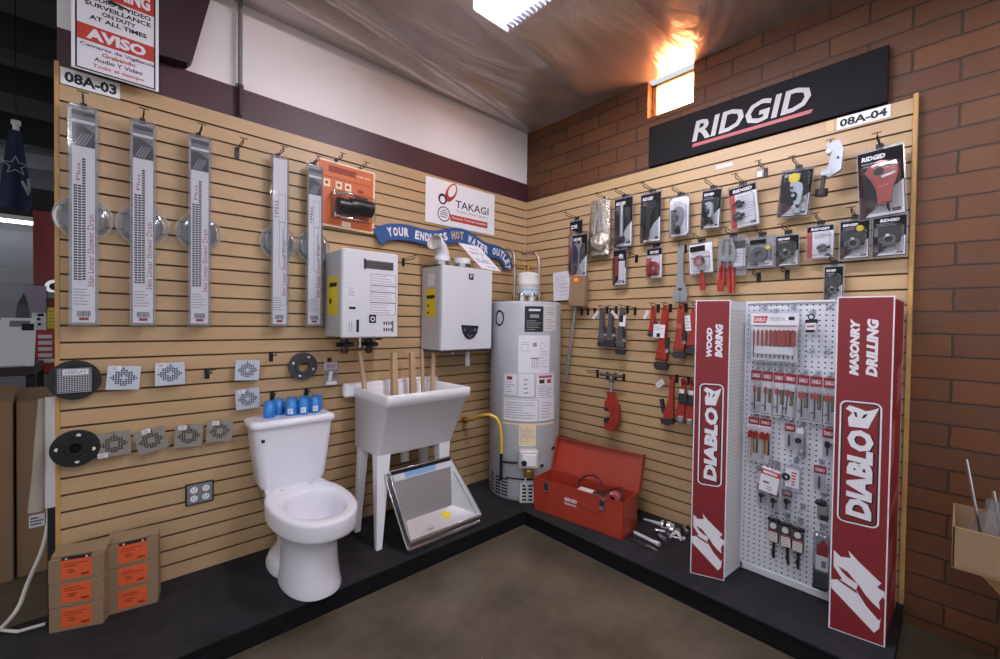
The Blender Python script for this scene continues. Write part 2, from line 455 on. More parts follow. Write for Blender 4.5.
# slatwall panels: 32 slats at 76 mm, real grooves between them
def slat_panel(L, root, mirror):
    b = MB()
    p = .0762; g = .0045
    prof = [(.02, 0)]
    prof.append((0, 0))
    for i in range(1, 32):
        z = i * p
        prof += [(0, z - g), (.010, z - g), (.010, z - g - .003), (.013, z - g - .003), (.013, z + g + .003), (.010, z + g + .003), (.010, z + g), (0, z + g)]
    prof += [(0, 2.4384), (.02, 2.4384)]
    n = len(prof)
    for j in range(n - 1):
        (y0, z0), (y1, z1) = prof[j], prof[j + 1]
        m = 'mdf' if max(y0, y1) > 0 and not (j in (0, n - 2)) else 'slat'
        q = [(0, y0, z0), (L, y0, z0), (L, y1, z1), (0, y1, z1)]
        b.add(q, [(0, 1, 2, 3)], m)
    b.add([(0, .02, 0), (L, .02, 0), (L, .02, 2.4384), (0, .02, 2.4384)], [(3, 2, 1, 0)], 'mdf')
    b.build('slat_board', root)
t = thing('slatwall_panel', 'tan grooved slatwall panel below the maroon band and white wall', 'slatwall', (-2.977, 0, 0))
slat_panel(2.977, t, 0)
b = MB(); b.box(-.016, 0, -.004, .03, 0, 2.455, 'edgewood', .002); b.build('edge_strip', t)
b = MB()
t = thing('slatwall_panel', 'tan grooved slatwall panel on the brick wall', 'slatwall', (0, 0, 0), -PI / 2)
slat_panel(2.545, t, 1)
b = MB(); b.box(2.545, 2.563, -.01, .03, 0, 2.455, 'edgewood', .002); b.build('edge_strip', t)

# ------------------------------------------------------------------ ceiling lamp, unseen lamps added for fill, storeroom strip
def lamp(name, label, cx, y0, y1, tubes, z=CEIL):
    t = thing(name, label, 'ceiling light', (cx, y0, z))
    L = y1 - y0
    b = MB(); b.box(-.13, .13, 0, L, -.03, 0, 'grey', .006); b.box(-.13, .13, -.012, 0, -.075, 0, 'white', .003); b.box(-.13, .13, L, L + .012, -.075, 0, 'white', .003); b.build('housing', t)
    for x in (-.08, .0):
        b = MB(); b.cyl((x, .02, -.05), (x, L - .02, -.05), .019, tubes, n=12); b.build('tube', t, 'glowing white fluorescent tube')
    b = MB()
    for k in range(int(L / .03)): b.box(.075, .13, .01 + k * .03, .028 + k * .03, -.07, -.03, 'lens')
    b.build('prismatic_lens', t)
    return t
lamp('fluorescent_light', 'bright two-tube fluorescent light on the glossy ceiling near the lit window', -1.26, -2.14, -.92, 'tube_light')
lamp('fluorescent_light', 'unseen two-tube fluorescent light added for fill over the shop floor', -3.1, -3.3, -2.08, 'tube_fill')  # out of view, added to light the scene from the camera side
lamp('fluorescent_light', 'unseen two-tube fluorescent light added for fill further along the ceiling', -1.215, -4.7, -3.48, 'tube_fill')
t = thing('strip_light', 'thin lit strip light high in the dim storeroom', 'ceiling light', (-3.75, 4.1, 2.35))
b = MB(); b.box(-.4, .45, 0, .08, 0, .05, 'white'); b.build('housing', t)
b = MB(); b.box(-.38, .43, .01, .07, -.025, 0, 'tube_far'); b.build('tube', t)

# conduit down the white wall
b = MB(); b.tube([(-2.287, -.005, 2.62), (-2.287, -.005, CEIL)], .011, 'grey', 10); b.tube([(-2.287, -.005, 2.45), (-2.287, -.005, 2.62)], .011, 'maroon_dark', 10)
b.box(-2.305, -2.269, -.006, .03, 2.605, 2.625, 'grey'); tag(b.build('conduit'), 'thin vertical conduit pipe down the white wall above the drain packs', 'pipe')
# maroon beam end over the warning sign
b = MB(); b.prism([(-2.75, 2.6), (-2.525, 2.615), (-2.505, 2.64), (-2.41, CEIL), (-2.75, CEIL)], -.06, .018, 'maroon_dark'); tag(b.build('beam_bracket', bevel=.004), 'dark maroon tapered bracket high on the white wall beside the warning sign', 'bracket')

# ------------------------------------------------------------------ signs
def num_plate(wall, s, z, w, h, txt, label, roll=0):
    t = wall_thing(wall, s, z, 'aisle_tag', label, 'sign', d=.003, roll=roll)
    b = MB(); b.box(0, w, -.002, 0, -h, 0, 'white'); b.text(txt, w * .06, w * .94, -h * .83, -h * .17, -.0025, 'ink', bold=.04); b.build('plate', t)
num_plate('L', -2.973, 2.433, .195, .072, '08A-03', 'white strip reading 08A-03 at the slatwall corner')
num_plate('R', -2.255, 2.437, .21, .062, '08A-04', 'white strip reading 08A-04 under the dark RIDGID board'.replace('RIDGID ', ''))
b = MB(); b.box(0, .035, -.001, 0, -.058, 0, 'gold')
t = wall_thing('R', -2.21, 2.437, 'tape_patch', 'small tan tape patch beside the 08A-04 strip', 'tape', d=.002); b.build('patch', t)

t = wall_thing('L', -2.925, 2.42, 'warning_sign', 'red and white surveillance warning sign reading AVISO', 'sign', d=.075)
b = MB(); W, H = .272, .47
b.box(-.012, W + .012, 0, .008, 0, H, 'white', .001)
b.rect(0, W, .004, H, -.0005, 'ink'); b.rect(.006, W - .006, .01, H - .006, -.001, 'paper')
b.rect(.006, W - .006, .345, H - .006, -.0015, 'red'); b.text('WARNING', .02, W - .02, .362, .425, -.002, 'paper', bold=.05)
for i, (tx, a, c) in enumerate((('AUDIO & VIDEO', .03, .255), ('SURVEILLANCE', .03, .255), ('ON DUTY', .085, .2), ('AT ALL TIMES', .045, .24))):
    z = .318 - i * .029; b.text(tx, a, c, z, z + .02, -.002, 'ink', bold=.03)
b.rect(.006, W - .006, .132, .203, -.0015, 'red'); b.text('AVISO', .035, W - .035, .143, .192, -.002, 'paper', bold=.05)
for tx, a, c, z, m in (('Camaras de Vigilancia', .015, .27, .104, 'navy'), ('Grabando', .085, .2, .08, 'red'), ('Audio Y Video', .06, .225, .053, 'navy'), ('Todo el tiempo', .055, .23, .022, 'red')):
    b.text(tx, a, c, z, z + .018, -.002, m, bold=.02)
b.flat([(.10, .338), (.115, .345), (.15, .34), (.18, .333), (.18, .326), (.14, .33), (.11, .326)], -.0022, 'ink')
b.build('sign_panel', t)
b = MB(); b.box(.05, .07, .008, .093, .05, .35, 'white'); b.box(.2, .22, .008, .093, .05, .35, 'white'); b.build('standoff', t)

t = wall_thing('L', -1.09, 2.078, 'brand_sign', 'white sign with an orange loop logo reading TAKAGI'.replace('TAKAGI', 'in navy letters'), 'sign', d=.004)
b = MB(); W, H = .688, .34
b.box(0, W, -.004, 0, 0, H, 'white')
def loop(cx, cz, rx, rz, a, wd, m, y, hole=.62, off=0):
    o, q = [], []
    for k in range(28):
        t2 = 2 * PI * k / 28
        for lst, f, o2 in ((o, 1, 0), (q, hole, off)):
            x, z = rx * f * math.cos(t2), rz * f * math.sin(t2) + o2
            lst.append((cx + x * math.cos(a) - z * math.sin(a), cz + x * math.sin(a) + z * math.cos(a)))
    b.ringflat(q, o, y, m)
loop(.232, .262, .045, .085, R(-32), 0, 'red_tool', -.0045, .66, .018)
loop(.152, .198, .04, .042, 0, 0, 'navy', -.005, .6, -.004)
b.text('TAKAGI', .275, .62, .155, .215, -.005, 'navy', bold=.01)
b.text('Tankless Water Heaters', .28, .61, .122, .142, -.005, 'greyink', bold=.0)
b.rect(.225, .61, .045, .095, -.005, 'red'); b.text('Factory Trained Installer', .245, .6, .058, .083, -.0055, 'paper', bold=.015)
b.ringflat([(.165 + .05 * math.cos(2 * PI * k / 28), .085 + .05 * math.sin(2 * PI * k / 28)) for k in range(28)], [(.165 + .058 * math.cos(2 * PI * k / 28), .085 + .058 * math.sin(2 * PI * k / 28)) for k in range(28)], -.006, 'ink')
b.flat([(.165 + .05 * math.cos(2 * PI * k / 28), .085 + .05 * math.sin(2 * PI * k / 28)) for k in range(28)], -.0058, 'white')
for i, a in enumerate((.02, .034, .036, .03)): b.rect(.165 - a, .165 + a, .11 - i * .017, .119 - i * .017, -.0062, 'greyink')
b.build('sign_panel', t)

# wavy blue ribbon with lettering
t = wall_thing('L', 0, 0, 'ribbon_banner', 'wavy blue ribbon reading YOUR ENDLESS HOT WATER OUTLET over the wall heaters', 'banner', d=.03)
CP = [(-1.49, 1.902), (-1.43, 1.935), (-1.379, 1.953), (-1.262, 1.966), (-1.121, 1.957), (-1.006, 1.963), (-.887, 2.0), (-.771, 2.016), (-.659, 1.99), (-.541, 1.945), (-.441, 1.937), (-.345, 1.924), (-.275, 1.87), (-.262, 1.80)]
fine = []
for i in range(len(CP) - 1):
    p0, p1, p2, p3 = CP[max(i - 1, 0)], CP[i], CP[i + 1], CP[min(i + 2, len(CP) - 1)]
    for k in range(5):
        u = k / 5
        fine.append(tuple(.5 * (2 * p1[j] + (p2[j] - p0[j]) * u + (2 * p0[j] - 5 * p1[j] + 4 * p2[j] - p3[j]) * u * u + (3 * p1[j] - p0[j] - 3 * p2[j] + p3[j]) * u ** 3) for j in (0, 1)))
fine.append(CP[-1])
acc = [0]
for i in range(1, len(fine)): acc.append(acc[-1] + math.dist(fine[i], fine[i - 1]))
def along(d):
    for i in range(1, len(acc)):
        if d <= acc[i] or i == len(acc) - 1:
            u = (d - acc[i - 1]) / (acc[i] - acc[i - 1]); a, c = fine[i - 1], fine[i]
            return a[0] + (c[0] - a[0]) * u, a[1] + (c[1] - a[1]) * u, math.atan2(c[1] - a[1], c[0] - a[0])
b = MB(); hw = .056; top, bot = [], []
for d in [acc[-1] * k / 60 for k in range(61)]:
    x, z, a = along(d)
    top.append((x - hw * math.sin(a), z + hw * math.cos(a))); bot.append((x + hw * math.sin(a), z - hw * math.cos(a)))
b.loft([[(p[0], -.008, p[1]), (q[0], -.008, q[1]), (q[0], 0, q[1]), (p[0], 0, p[1])] for p, q in zip(top, bot)], 'blue', sm=False)
Wd = [('YOUR', .085, .26, 'paper'), ('ENDLESS', .305, .60, 'paper'), ('HOT', .635, .76, 'gold'), ('WATER', .80, 1.03, 'paper'), ('OUTLET', 1.075, 1.34, 'paper')]
for tx, d0, d1, m in Wd:
    n = len(tx); cw = (d1 - d0) / n
    for i, ch in enumerate(tx):
        x, z, a = along(d0 + (i + .5) * cw)
        b.M = Matrix.Translation((x, 0, z)) @ Matrix.Rotation(-a, 4, 'Y')
        b.text(ch, -cw * .42, cw * .42, -.031, .031, -.0086, m, bold=.05)
b.M = Matrix()
b.build('ribbon', t)

# dark board with the tool maker's lettering on the brick
t = wall_thing('R', -1.197, 2.45, 'brand_board', 'long dark board with pale lettering and a red underline above the right slatwall', 'sign', d=.012)
b = MB(); W, H = 1.256, .28
b.box(0, W, -.0, .035, 0, H, 'signboard', .002)
b.text('RIDGID', .305, .945, .085, .215, -.001, 'grey_logo', bold=.025, shear=.18)
b.flat([(.305, .052), (.945, .052), (.955, .072), (.31, .072)], -.001, 'pinkprint')
b.build('board', t)
# ------------------------------------------------------------------ slatwall hooks
HK = None
def hook(wall, s, z, what, L=.13, scan=True, group=None):
    """black block clipped in a groove, a wire prong with an upturned tip and a ticket wire above it"""
    global HK
    if len(what.split()) > 16: what = what.replace('black hook holding the ', 'hook of the ')
    t = wall_thing(wall, s, z, 'wire_hook', what, 'hook', group or 'black hooks on the slatwall')
    if HK is None: HK = {}
    k = (L, scan)
    if k not in HK:
        b = MB(); b.box(-.011, .011, -.006, -.0005, -.045, .012, 'black', .001); p = b.build('backplate', t)
        b = MB(); b.tube([(0, -.005, -.005), (0, -L, -.005), (0, -L - .008, .008)], .0028, 'wire', 6); q = b.build('prong', t)
        HK[k] = [p, q]
        if scan:
            b = MB(); b.tube([(0, -.005, .006), (0, -L * 1.12, .016)], .0022, 'wire', 6); b.tube([(-.018, -L * 1.12, .016), (.018, -L * 1.12, .016)], .0022, 'wire', 6)
            HK[k].append(b.build('ticket_wire', t))
    else:
        for o in HK[k]:
            c = o.copy(); COL.objects.link(c); c.parent = t
    return t

# ------------------------------------------------------------------ linear shower drain packs
def barcode(b, x0, x1, z0, z1, y):
    x = x0
    while x < x1 - .002:
        w = random.choice((.0012, .002, .003)); b.rect(x, min(x + w, x1), z0, z1, y, 'ink'); x += w + random.choice((.0012, .002))
def drain_pack(s, lab, grate, top=True):
    t = wall_thing('L', s, 2.255, 'linear_drain_pack', lab, 'drain kit', 'long shower drain kits in clear trays', d=.05)
    w, h = .037, .945
    b = MB(); b.box(-w, w, -.003, 0, -h, 0, 'paper')
    if top: b.rect(-w, w, -.165, -.004, -.0035, 'grey'); b.rect(-w, w, -.062, -.05, -.004, 'paper'); b.rect(-w, w, -.03, -.012, -.004, 'darkgrey')
    if top: b.flat([(-w, -.165), (-w, -.07), (-.005, -.07), (w, -.1), (w, -.165)], -.004, 'darkgrey')
    for k in range(4 if top else 0): b.flat([(-w + .006 + k * .01, -.16), (-w + .012 + k * .01, -.16), (.0 + k * .01, -.105), (-.005 + k * .01, -.105)], -.0045, 'greyink')
    b.text('Plus', -.024, -.01, -.315, -.24, -.0035, 'red_print', rot=1, bold=0)
    b.text('36in Linear Shower Drain', .012, .033, -.785, -.46, -.0035, 'red_print', rot=1, bold=.0)
    if grate:
        for k in range(46 if grate == 1 else 60):
            st = .0118 if grate == 1 else .009
            for c, x in enumerate((-.026, -.0125, .001)):
                z = -.34 - k * st if x < -.01 else -.22 - k * st
                if z < -.755: continue
                b.rect(x - .0055, x + .0055, z - .0038, z + .0038, -.0036, 'ink')
    else:
        b.frame(-.008, .03, -.36, -.2, .002, -.0036, 'greyink'); b.frame(-.004, .024, -.62, -.36, .0022, -.0037, 'greyink'); b.rect(.012, .024, -.56, -.4, -.0036, 'haze')
        b.lines(-.03, -.012, -.34, -.24, 6, -.0036, 'greyink', .4)
    b.lines(-.034, .03, -.87, -.79, 6, -.0036, 'greyink', .25)
    barcode(b, -.022, .024, -.918, -.893, -.0036); b.rect(-.015, .016, -.935, -.922, -.0036, 'red_print')
    b.build('printed_card', t)
    b = MB()
    b.box(-.05, .05, .004, .007, -h - .02, .02, 'clear', .001)
    for x in (-.042, .042): b.box(x - .004, x + .004, -.016, .004, -h - .012, .012, 'haze', .004)
    b.rect(-w - .002, w + .002, -h, -.01, -.016, 'clear'); b.box(-w - .008, w + .008, -.018, .004, .0, .012, 'haze', .003); b.box(-w - .008, w + .008, -.018, .004, -h - .012, -h - .002, 'haze', .003)
    b.build('clear_tray', t)
    b = MB()
    b.lathe([(.04, .005), (.07, .003), (.09, -.004), (.097, -.016)], 'haze', 28, caps=(False, False))
    for v in range(len(b.v)): x, y, z = b.v[v]; b.v[v] = (x, -z + .006, y - .476)
    b.ring(0, -.476, .092, .1, .016, .024, 'haze', 28)
    b.build('round_bubble', t)
    b = MB(); b.disc(0, -.476, .076, .014, .03, 'drain_dark', 28); b.ring(0, -.476, .02, .03, .02, .03, 'darkgrey'); b.build('drain_body', t, 'dark round drain body')
    hook('L', s, 2.288, 'black hook holding the ' + lab, .11, True)
DR = [(-2.9, 'dotted linear drain pack nearest the slatwall edge strip', 1), (-2.697, 'dotted linear drain pack, middle one of the dotted three', 1), (-2.474, 'dotted linear drain pack nearest the bare hook', 1),
      (-2.095, 'plain linear drain pack with a bare white card top', 0), (-1.902, 'plain linear drain pack overlapping the orange clamshell card', 0)]
for s, l, g in DR: drain_pack(s, l, g, 'bare white' not in l)
hook('L', -2.3, 2.262, 'empty black hook between the dotted and plain drain packs', .14)
hook('L', -1.268, 1.774, 'empty black hook between the two wall heaters', .15)
hook('L', -2.434, 1.06, 'empty black hook right of the white square drain covers')
hook('L', -2.125, 1.136, 'empty black hook above the toilet tank beside the round black flange', .10)
hook('L', -2.118, .907, 'empty short black hook just over the blue jars on the tank, nearer the square covers', .06, False)
hook('L', -1.928, .905, 'empty short black hook just over the blue jars on the tank, below the round flange', .06, False)

# orange clamshell card with a rubber coupling
t = wall_thing('L', -1.69, 2.33, 'coupling_pack', 'orange clamshell card with a black rubber pipe coupling', 'coupling', d=.025, roll=R(1))
b = MB(); W, H = .19, .41
b.prism(b.rrect(-W, W, -H, 0, .012), -.002, .001, 'cream'); b.flat(b.rrect(-W + .008, W - .012, -H + .012, -.01, .01), -.0025, 'orange')
b.rect(-.12, .06, -.07, -.03, -.003, 'orange_dark'); b.rect(-W + .02, W - .03, -.104, -.098, -.003, 'orange_dark'); b.text('BAND SEAL', .05, .16, -.06, -.047, -.003, 'cream')
for x in (-.13, -.055, .005): b.rect(x - .02, x + .022, -.165, -.118, -.003, 'cream'); b.disc(x, -.14, .011, -.0036, -.003, 'orange_dark', 8)
b.disc(.09, -.15, .012, -.0035, -.003, 'orange_dark', 14, .024); b.rect(.05, .14, -.185, -.181, -.003, 'cream')
b.rect(-.03, .03, -.395, -.362, -.0035, 'cream')
b.build('backing_card', t)
b = MB(); b.box(-.11, .165, -.085, -.003, -.355, -.19, 'clear', .012); b.build('blister', t)
b = MB(); b.cyl((-.075, -.04, -.275), (.02, -.04, -.275), .048, 'rubber', n=20); b.cyl((.02, -.04, -.262), (.15, -.04, -.262), .052, 'rubber', n=20); b.cyl((.0, -.04, -.27), (.03, -.04, -.27), .056, 'rubber', n=20)
cp = b.build('rubber_coupling', t)
for z0, dx in ((-.205, 0), (-.345, .01)):
    b = MB(); b.tube([(-.095 + dx, -.05, z0 + .004), (-.07 + dx, -.06, z0 - .006), (-.03 + dx, -.075, z0 + .008 * (1 if z0 > -.3 else -1)), (.03 + dx, -.075, z0 - .004), (.11 + dx, -.06, z0)], .0075, 'chrome', 8); b.cyl((-.1 + dx, -.05, z0 - .012), (-.1 + dx, -.05, z0 + .018), .008, 'chrome', n=8); b.build('hose_clamp', cp, 'bright steel clamp')
hook('L', -1.755, 2.35, 'black hook on the left side of the orange clamshell card', .1)
hook('L', -1.6, 2.335, 'black hook on the right side of the orange clamshell card', .1)

# ------------------------------------------------------------------ round and square drain covers
def plate_holes(b, w, h, n, mask, m, y0=0.0, t=.003, rot=0.0):
    c = w / n
    for i in range(n):
        for j in range(n):
            x, z = -w / 2 + i * c, -h / 2 + j * (h / n); ch = h / n
            if mask(i, j, n):
                q = .74
                for yy, fl in ((y0, 0), ):
                    o = [(x, z), (x + c, z), (x + c, z + ch), (x, z + ch)]
                    cx, cz = x + c / 2, z + ch / 2
                    i4 = [(cx + (p - cx) * q, cz + (r - cz) * q) for p, r in o]
                    b.ringflat(i4, o, y0, m)
                    b.add([(p, y0, r) for p, r in i4] + [(p, y0 + t, r) for p, r in i4], [(k, (k + 1) % 4, 4 + (k + 1) % 4, 4 + k) for k in range(4)], m)
            else: b.rect(x, x + c, z, z + ch, y0, m)
    for p, q in (((-w / 2, -h / 2), (w / 2, -h / 2)), ((w / 2, -h / 2), (w / 2, h / 2)), ((w / 2, h / 2), (-w / 2, h / 2)), ((-w / 2, h / 2), (-w / 2, -h / 2))):
        b.add([(p[0], y0, p[1]), (q[0], y0, q[1]), (q[0], y0 + t, q[1]), (p[0], y0 + t, p[1])], [(3, 2, 1, 0)], m)
def round_mask(i, j, n):
    d = math.hypot(i - (n - 1) / 2, j - (n - 1) / 2) / (n / 2); return d < .66 and not (d < .16)
def ring_mask(i, j, n):
    d = math.hypot(i - (n - 1) / 2, j - (n - 1) / 2) / (n / 2); return .25 < d < .68
def drain_cover(s, z, m, roll, lab, sticker, mask=round_mask, group='square shower drain covers'):
    t = wall_thing('L', s, z, 'drain_cover', lab, 'drain cover', group, d=.035, roll=roll)
    b = MB(); plate_holes(b, .118, .112, 13, mask, m); b.build('perforated_plate', t)
    b = MB(); b.disc(0, 0, .045, .006, .02, 'gap_shade', 24); b.build('shade_disc', t, 'black disc giving the plate holes their shade')  # black backing disc stands in for shade seen through the holes
    if sticker:
        x, zz = sticker; b = MB(); b.box(x - .017, x + .017, -.0008, 0, zz - .011, zz + .011, 'paper'); b.lines(x - .013, x + .013, zz - .008, zz + .008, 3, -.0012, 'greyink', .4); b.build('price_sticker', t)
    for sx in (-.045, .045):
        b = MB(); b.disc(sx, 0, .004, -.002, 0, 'darksteel', 10); b.build('screw', t)
    hook('L', s, z + .04, 'black hook behind the ' + lab, .03, False)
drain_cover(-2.766, 1.05, 'sheen_plate', R(4), 'shiny white square drain cover nearest the round DISPLAY drain'.replace('DISPLAY ', 'black '), (-.03, .045))
drain_cover(-2.592, 1.056, 'sheen_plate', R(-1), 'shiny white square drain cover beside the lone empty hook', (-.035, .045))
drain_cover(-2.252, 1.052, 'sheen_plate', R(3), 'shiny square drain cover, upper of the pair over the toilet', None)
drain_cover(-2.25, .893, 'sheen_plate', R(-3), 'shiny square drain cover, lower of the pair over the toilet', (-.03, .045))
drain_cover(-2.8, .741, 'dull_plate', R(-2), 'dull grey square drain cover overlapping the black flange', (-.04, -.045), ring_mask)
drain_cover(-2.665, .735, 'dull_plate', R(-12), 'dull grey square drain cover hanging most crookedly', (-.01, .05), ring_mask)
drain_cover(-2.515, .731, 'dull_plate', R(3), 'dull grey square drain cover beside the crooked one', (-.03, .045), ring_mask)
drain_cover(-2.381, .734, 'dull_plate', R(3), 'dull grey square drain cover nearest the toilet tank', (-.02, .045), ring_mask)

t = wall_thing('L', -2.93, 1.052, 'floor_drain', 'round black floor drain with a pale square grate marked DISPLAY', 'floor drain', d=.03)
b = MB(); b.disc(0, 0, .088, 0, .012, 'rubber', 40); b.ring(0, 0, .07, .078, -.006, 0, 'rubber', 36); b.build('base', t)
b = MB(); plate_holes(b, .108, .108, 13, lambda i, j, n: True, 'greyplastic', -.014, .006); gr = b.build('square_grate', t)
b = MB(); b.box(-.06, .06, -.01, 0, -.06, .06, 'smoke', .003); b.build('grate_frame', t)
b = MB(); b.box(-.036, .044, -.016, -.0145, .025, .05, 'paper'); b.text('DISPLAY', -.03, .038, .03, .045, -.0165, 'greyink', bold=.02); b.build('display_sticker', gr)
hook('L', -2.93, 1.09, 'black hook behind the round drain with the pale grate', .02, False)

def flange(s, z, r, lab, m, hole, deep):
    t = wall_thing('L', s, z, 'closet_flange', lab, 'flange', d=.03)
    b = MB(); b.ring(0, 0, hole, r, -.006, .006, m, 40); b.ring(0, 0, hole, hole + .012, -.014, -.006, m, 36); b.ring(0, 0, r * .62, r * .68, -.009, -.006, m, 36); b.build('flange_ring', t)
    if deep: b = MB(); b.ring(0, 0, hole * .55, hole, .0, .028, m, 30); b.disc(0, 0, hole * .55, .02, .028, 'gap_shade', 24); b.build('socket', t)
    for a in ((80, 175, 275, 350) if deep else (60, 160, 250, 340)):
        b = MB(); b.disc(r * .72 * math.cos(R(a)), r * .72 * math.sin(R(a)), .008, -.0085, -.005, 'paper', 10); b.build('bolt_slot', t)
    hook('L', s, z + r * .8, 'black hook behind the ' + lab, .02, False)
flange(-2.928, .745, .082, 'black closet flange with a deep hub at the slatwall edge', 'rubber', .038, True)
flange(-1.956, 1.057, .082, 'black ring flange with an open centre over the blue jars', 'darkgrey', .033, False)
t = wall_thing('L', -1.79, 1.075, 'parts_bag', 'small clear bag of parts beside the open ring flange', 'bag', d=.03)
b = MB(); b.box(-.045, .045, -.012, 0, -.15, .0, 'haze', .005); b.build('bag', t)
b = MB(); b.box(-.04, .04, -.0035, -.001, -.05, -.005, 'paper'); b.lines(-.032, .032, -.042, -.01, 4, -.013, 'pinkprint', .4); b.build('header', t)
b = MB(); b.cyl((-.03, -.01, -.135), (.03, -.012, -.135), .013, 'paper', n=10); b.cyl((-.01, -.008, -.12), (.0, -.008, -.06), .012, 'paper', n=10); b.build('fitting', t)
hook('L', -1.79, 1.085, 'black hook beside the small clear bag of parts', .03, False)

# quad outlet
t = wall_thing('L', -2.465, .415, 'power_outlet', 'square metal wall outlet with four white sockets', 'outlet', d=.0)
b = MB(); b.box(-.061, .061, -.012, 0, -.056, .056, 'black', .002); b.box(-.055, .055, -.0135, -.011, -.05, .05, 'grey', .001); b.build('cover_plate', t)
for x in (-.026, .026):
    for z in (-.022, .022):
        b = MB(); b.disc(x, z, .0165, -.016, -.012, 'white', 20)
        for dx in (-.006, .006): b.rect(x + dx - .0012, x + dx + .0012, z - .002, z + .008, -.0163, 'ink')
        b.disc(x, z - .008, .0025, -.0164, -.016, 'ink', 8); b.build('socket', t)

# ------------------------------------------------------------------ tankless heater with the louvre slot
t = wall_thing('L', -1.645, 1.237, 'wall_heater', 'white wall heater with a louvre slot and a large printed data sheet', 'water heater')
w, h = .178, .518
b = MB(); b.box(-w, w, -.25, -.02, 0, h, 'enamel_side', .006); b.box(-w - .004, w + .004, -.02, 0, .05, h - .05, 'grey'); b.build('case', t)
b = MB(); b.box(-w - .003, w + .003, -.285, -.245, -.004, h + .003, 'enamel', .008)
for z in (.05, .105):   # bottom vent marks
    pass
for x in (-.14, -.125): b.rect(x, x + .004, .03, .095, -.2855, 'greyink')
b.rect(-.095, -.078, .03, .105, -.2856, 'ink')
for k in range(4):
    for j in range(2): b.disc(.085 + k * .016, .045 + j * .04, .012, -.2862, -.2852, 'ink', 8, .005)
b.rect(.14, .148, .03, .1, -.2856, 'ink')
b.box(.03 - .045, .075 - .045, -.2865, -.285, .085, .135, 'ink'); b.ringflat(*[[(.008 + r * math.cos(2 * PI * k / 16), .11 + r * math.sin(2 * PI * k / 16)) for k in range(16)] for r in (.009, .015)], -.2868, 'paper')
b.rect(-.15, -.09, .23, .3, -.2855, 'paper'); b.lines(-.145, -.1, .24, .295, 5, -.2858, 'greyink', .3); b.rect(-.14, -.1, .165, .18, -.2856, 'ink')
b.build('front_cover', t, 'white front cover')
b = MB(); b.box(-.045, .145, -.287, -.28, .415, .465, 'darkgrey', .002)
for k in range(3): b.box(-.04, .14, -.291, -.285, .42 + k * .015, .429 + k * .015, 'steel')
b.box(-.05, -.042, -.292, -.28, .408, .472, 'black'); b.build('exhaust_louvre', t, 'dark slot with steel louvres')
b = MB(); b.rect(-.005, .162, .135, .385, -.2856, 'paper')
for z0, z1 in ((.135, .21), (.21, .275), (.275, .315), (.315, .385)): b.frame(-.005, .162, z0, z1, .0022, -.286, 'ink'); b.lines(.003, .155, z0 + .006, z1 - .006, 4, -.2859, 'greyink', .22)
b.build('data_sheet', t, 'white printed data sheet')
b = MB(); b.add([(-w - .0005, -.22, .13), (-w - .0005, -.22, .365), (-w - .0005, -.06, .365), (-w - .0005, -.06, .13)], [(0, 1, 2, 3)], 'yellow')
b.add([(-w - .001, -.2, .30), (-w - .001, -.2, .325), (-w - .001, -.09, .325), (-w - .001, -.09, .30)], [(0, 1, 2, 3)], 'ink'); b.add([(-w - .001, -.12, .2), (-w - .001, -.12, .23), (-w - .001, -.09, .23), (-w - .001, -.09, .2)], [(0, 1, 2, 3)], 'ink')
b.build('guide_label', t, 'yellow energy label')
for sx, cm in ((-.10, 'copper_red'), (.06, 'black')):
    b = MB(); b.cyl((sx, -.13, .0), (sx, -.13, -.11), .016, cm, n=10); b.cyl((sx - .05, -.13, -.05), (sx + .05, -.13, -.05), .014, 'black', n=10); b.cyl((sx, -.19, -.05), (sx, -.1, -.05), .017, 'black', n=10)
    b.cyl((sx, -.13, -.02), (sx, -.13, -.04), .024, 'rubber', n=12); b.cyl((sx, -.13, -.075), (sx, -.13, -.1), .023, 'rubber', n=12); b.box(sx - .028, sx + .028, -.21, -.19, -.06, -.04, 'black', .004); b.build('isolation_valve', t, 'dark valve with side ports')
b = MB(); b.cyl((.0, -.13, .0), (.0, -.13, -.07), .014, 'steel', n=12); b.cyl((.13, -.13, 0), (.13, -.13, -.025), .018, 'black', n=12); b.build('gas_stub', t)

# ------------------------------------------------------------------ tankless heater with the white elbow
t = wall_thing('L', -.893, 1.13, 'wall_heater', 'tall white wall heater with a white vent elbow and dark shield panel', 'water heater')
w, h = .23, .6
b = MB(); b.box(-w, w, -.25, -.02, 0, h, 'enamel_side', .006); b.box(-w, w, -.265, -.02, -.012, .008, 'darkgrey', .002); b.box(-w, w, -.255, -.02, h, h + .008, 'darkgrey', .002); b.build('case', t)
b = MB(); b.box(-w - .002, w + .002, -.285, -.247, .004, h + .002, 'enamel', .006)
b.rect(.0, .045, .515, .56, -.2855, 'ink'); b.ringflat(*[[(.024 + r * math.cos(2 * PI * k / 12), .54 + r * 1.2 * math.sin(2 * PI * k / 12)) for k in range(9)] for r in (.006, .012)], -.286, 'paper')
b.build('front_cover', t, 'white front cover')
b = MB(); b.prism([(-.065, .185), (.095, .18), (.082, .125), (.05, .09), (.012, .078), (-.025, .092), (-.052, .13)], -.29, -.284, 'ink')
b.rect(-.01, .04, .13, .165, -.2905, 'navy'); 
for x in (-.035, .06): b.disc(x, .15, .01, -.291, -.2905, 'grey', 10)
for x, z in ((0, .11), (.03, .11), (.015, .098)): b.disc(x, z, .006, -.291, -.2905, 'greyink', 8)
b.build('control_panel', t, 'dark shield shaped control panel')
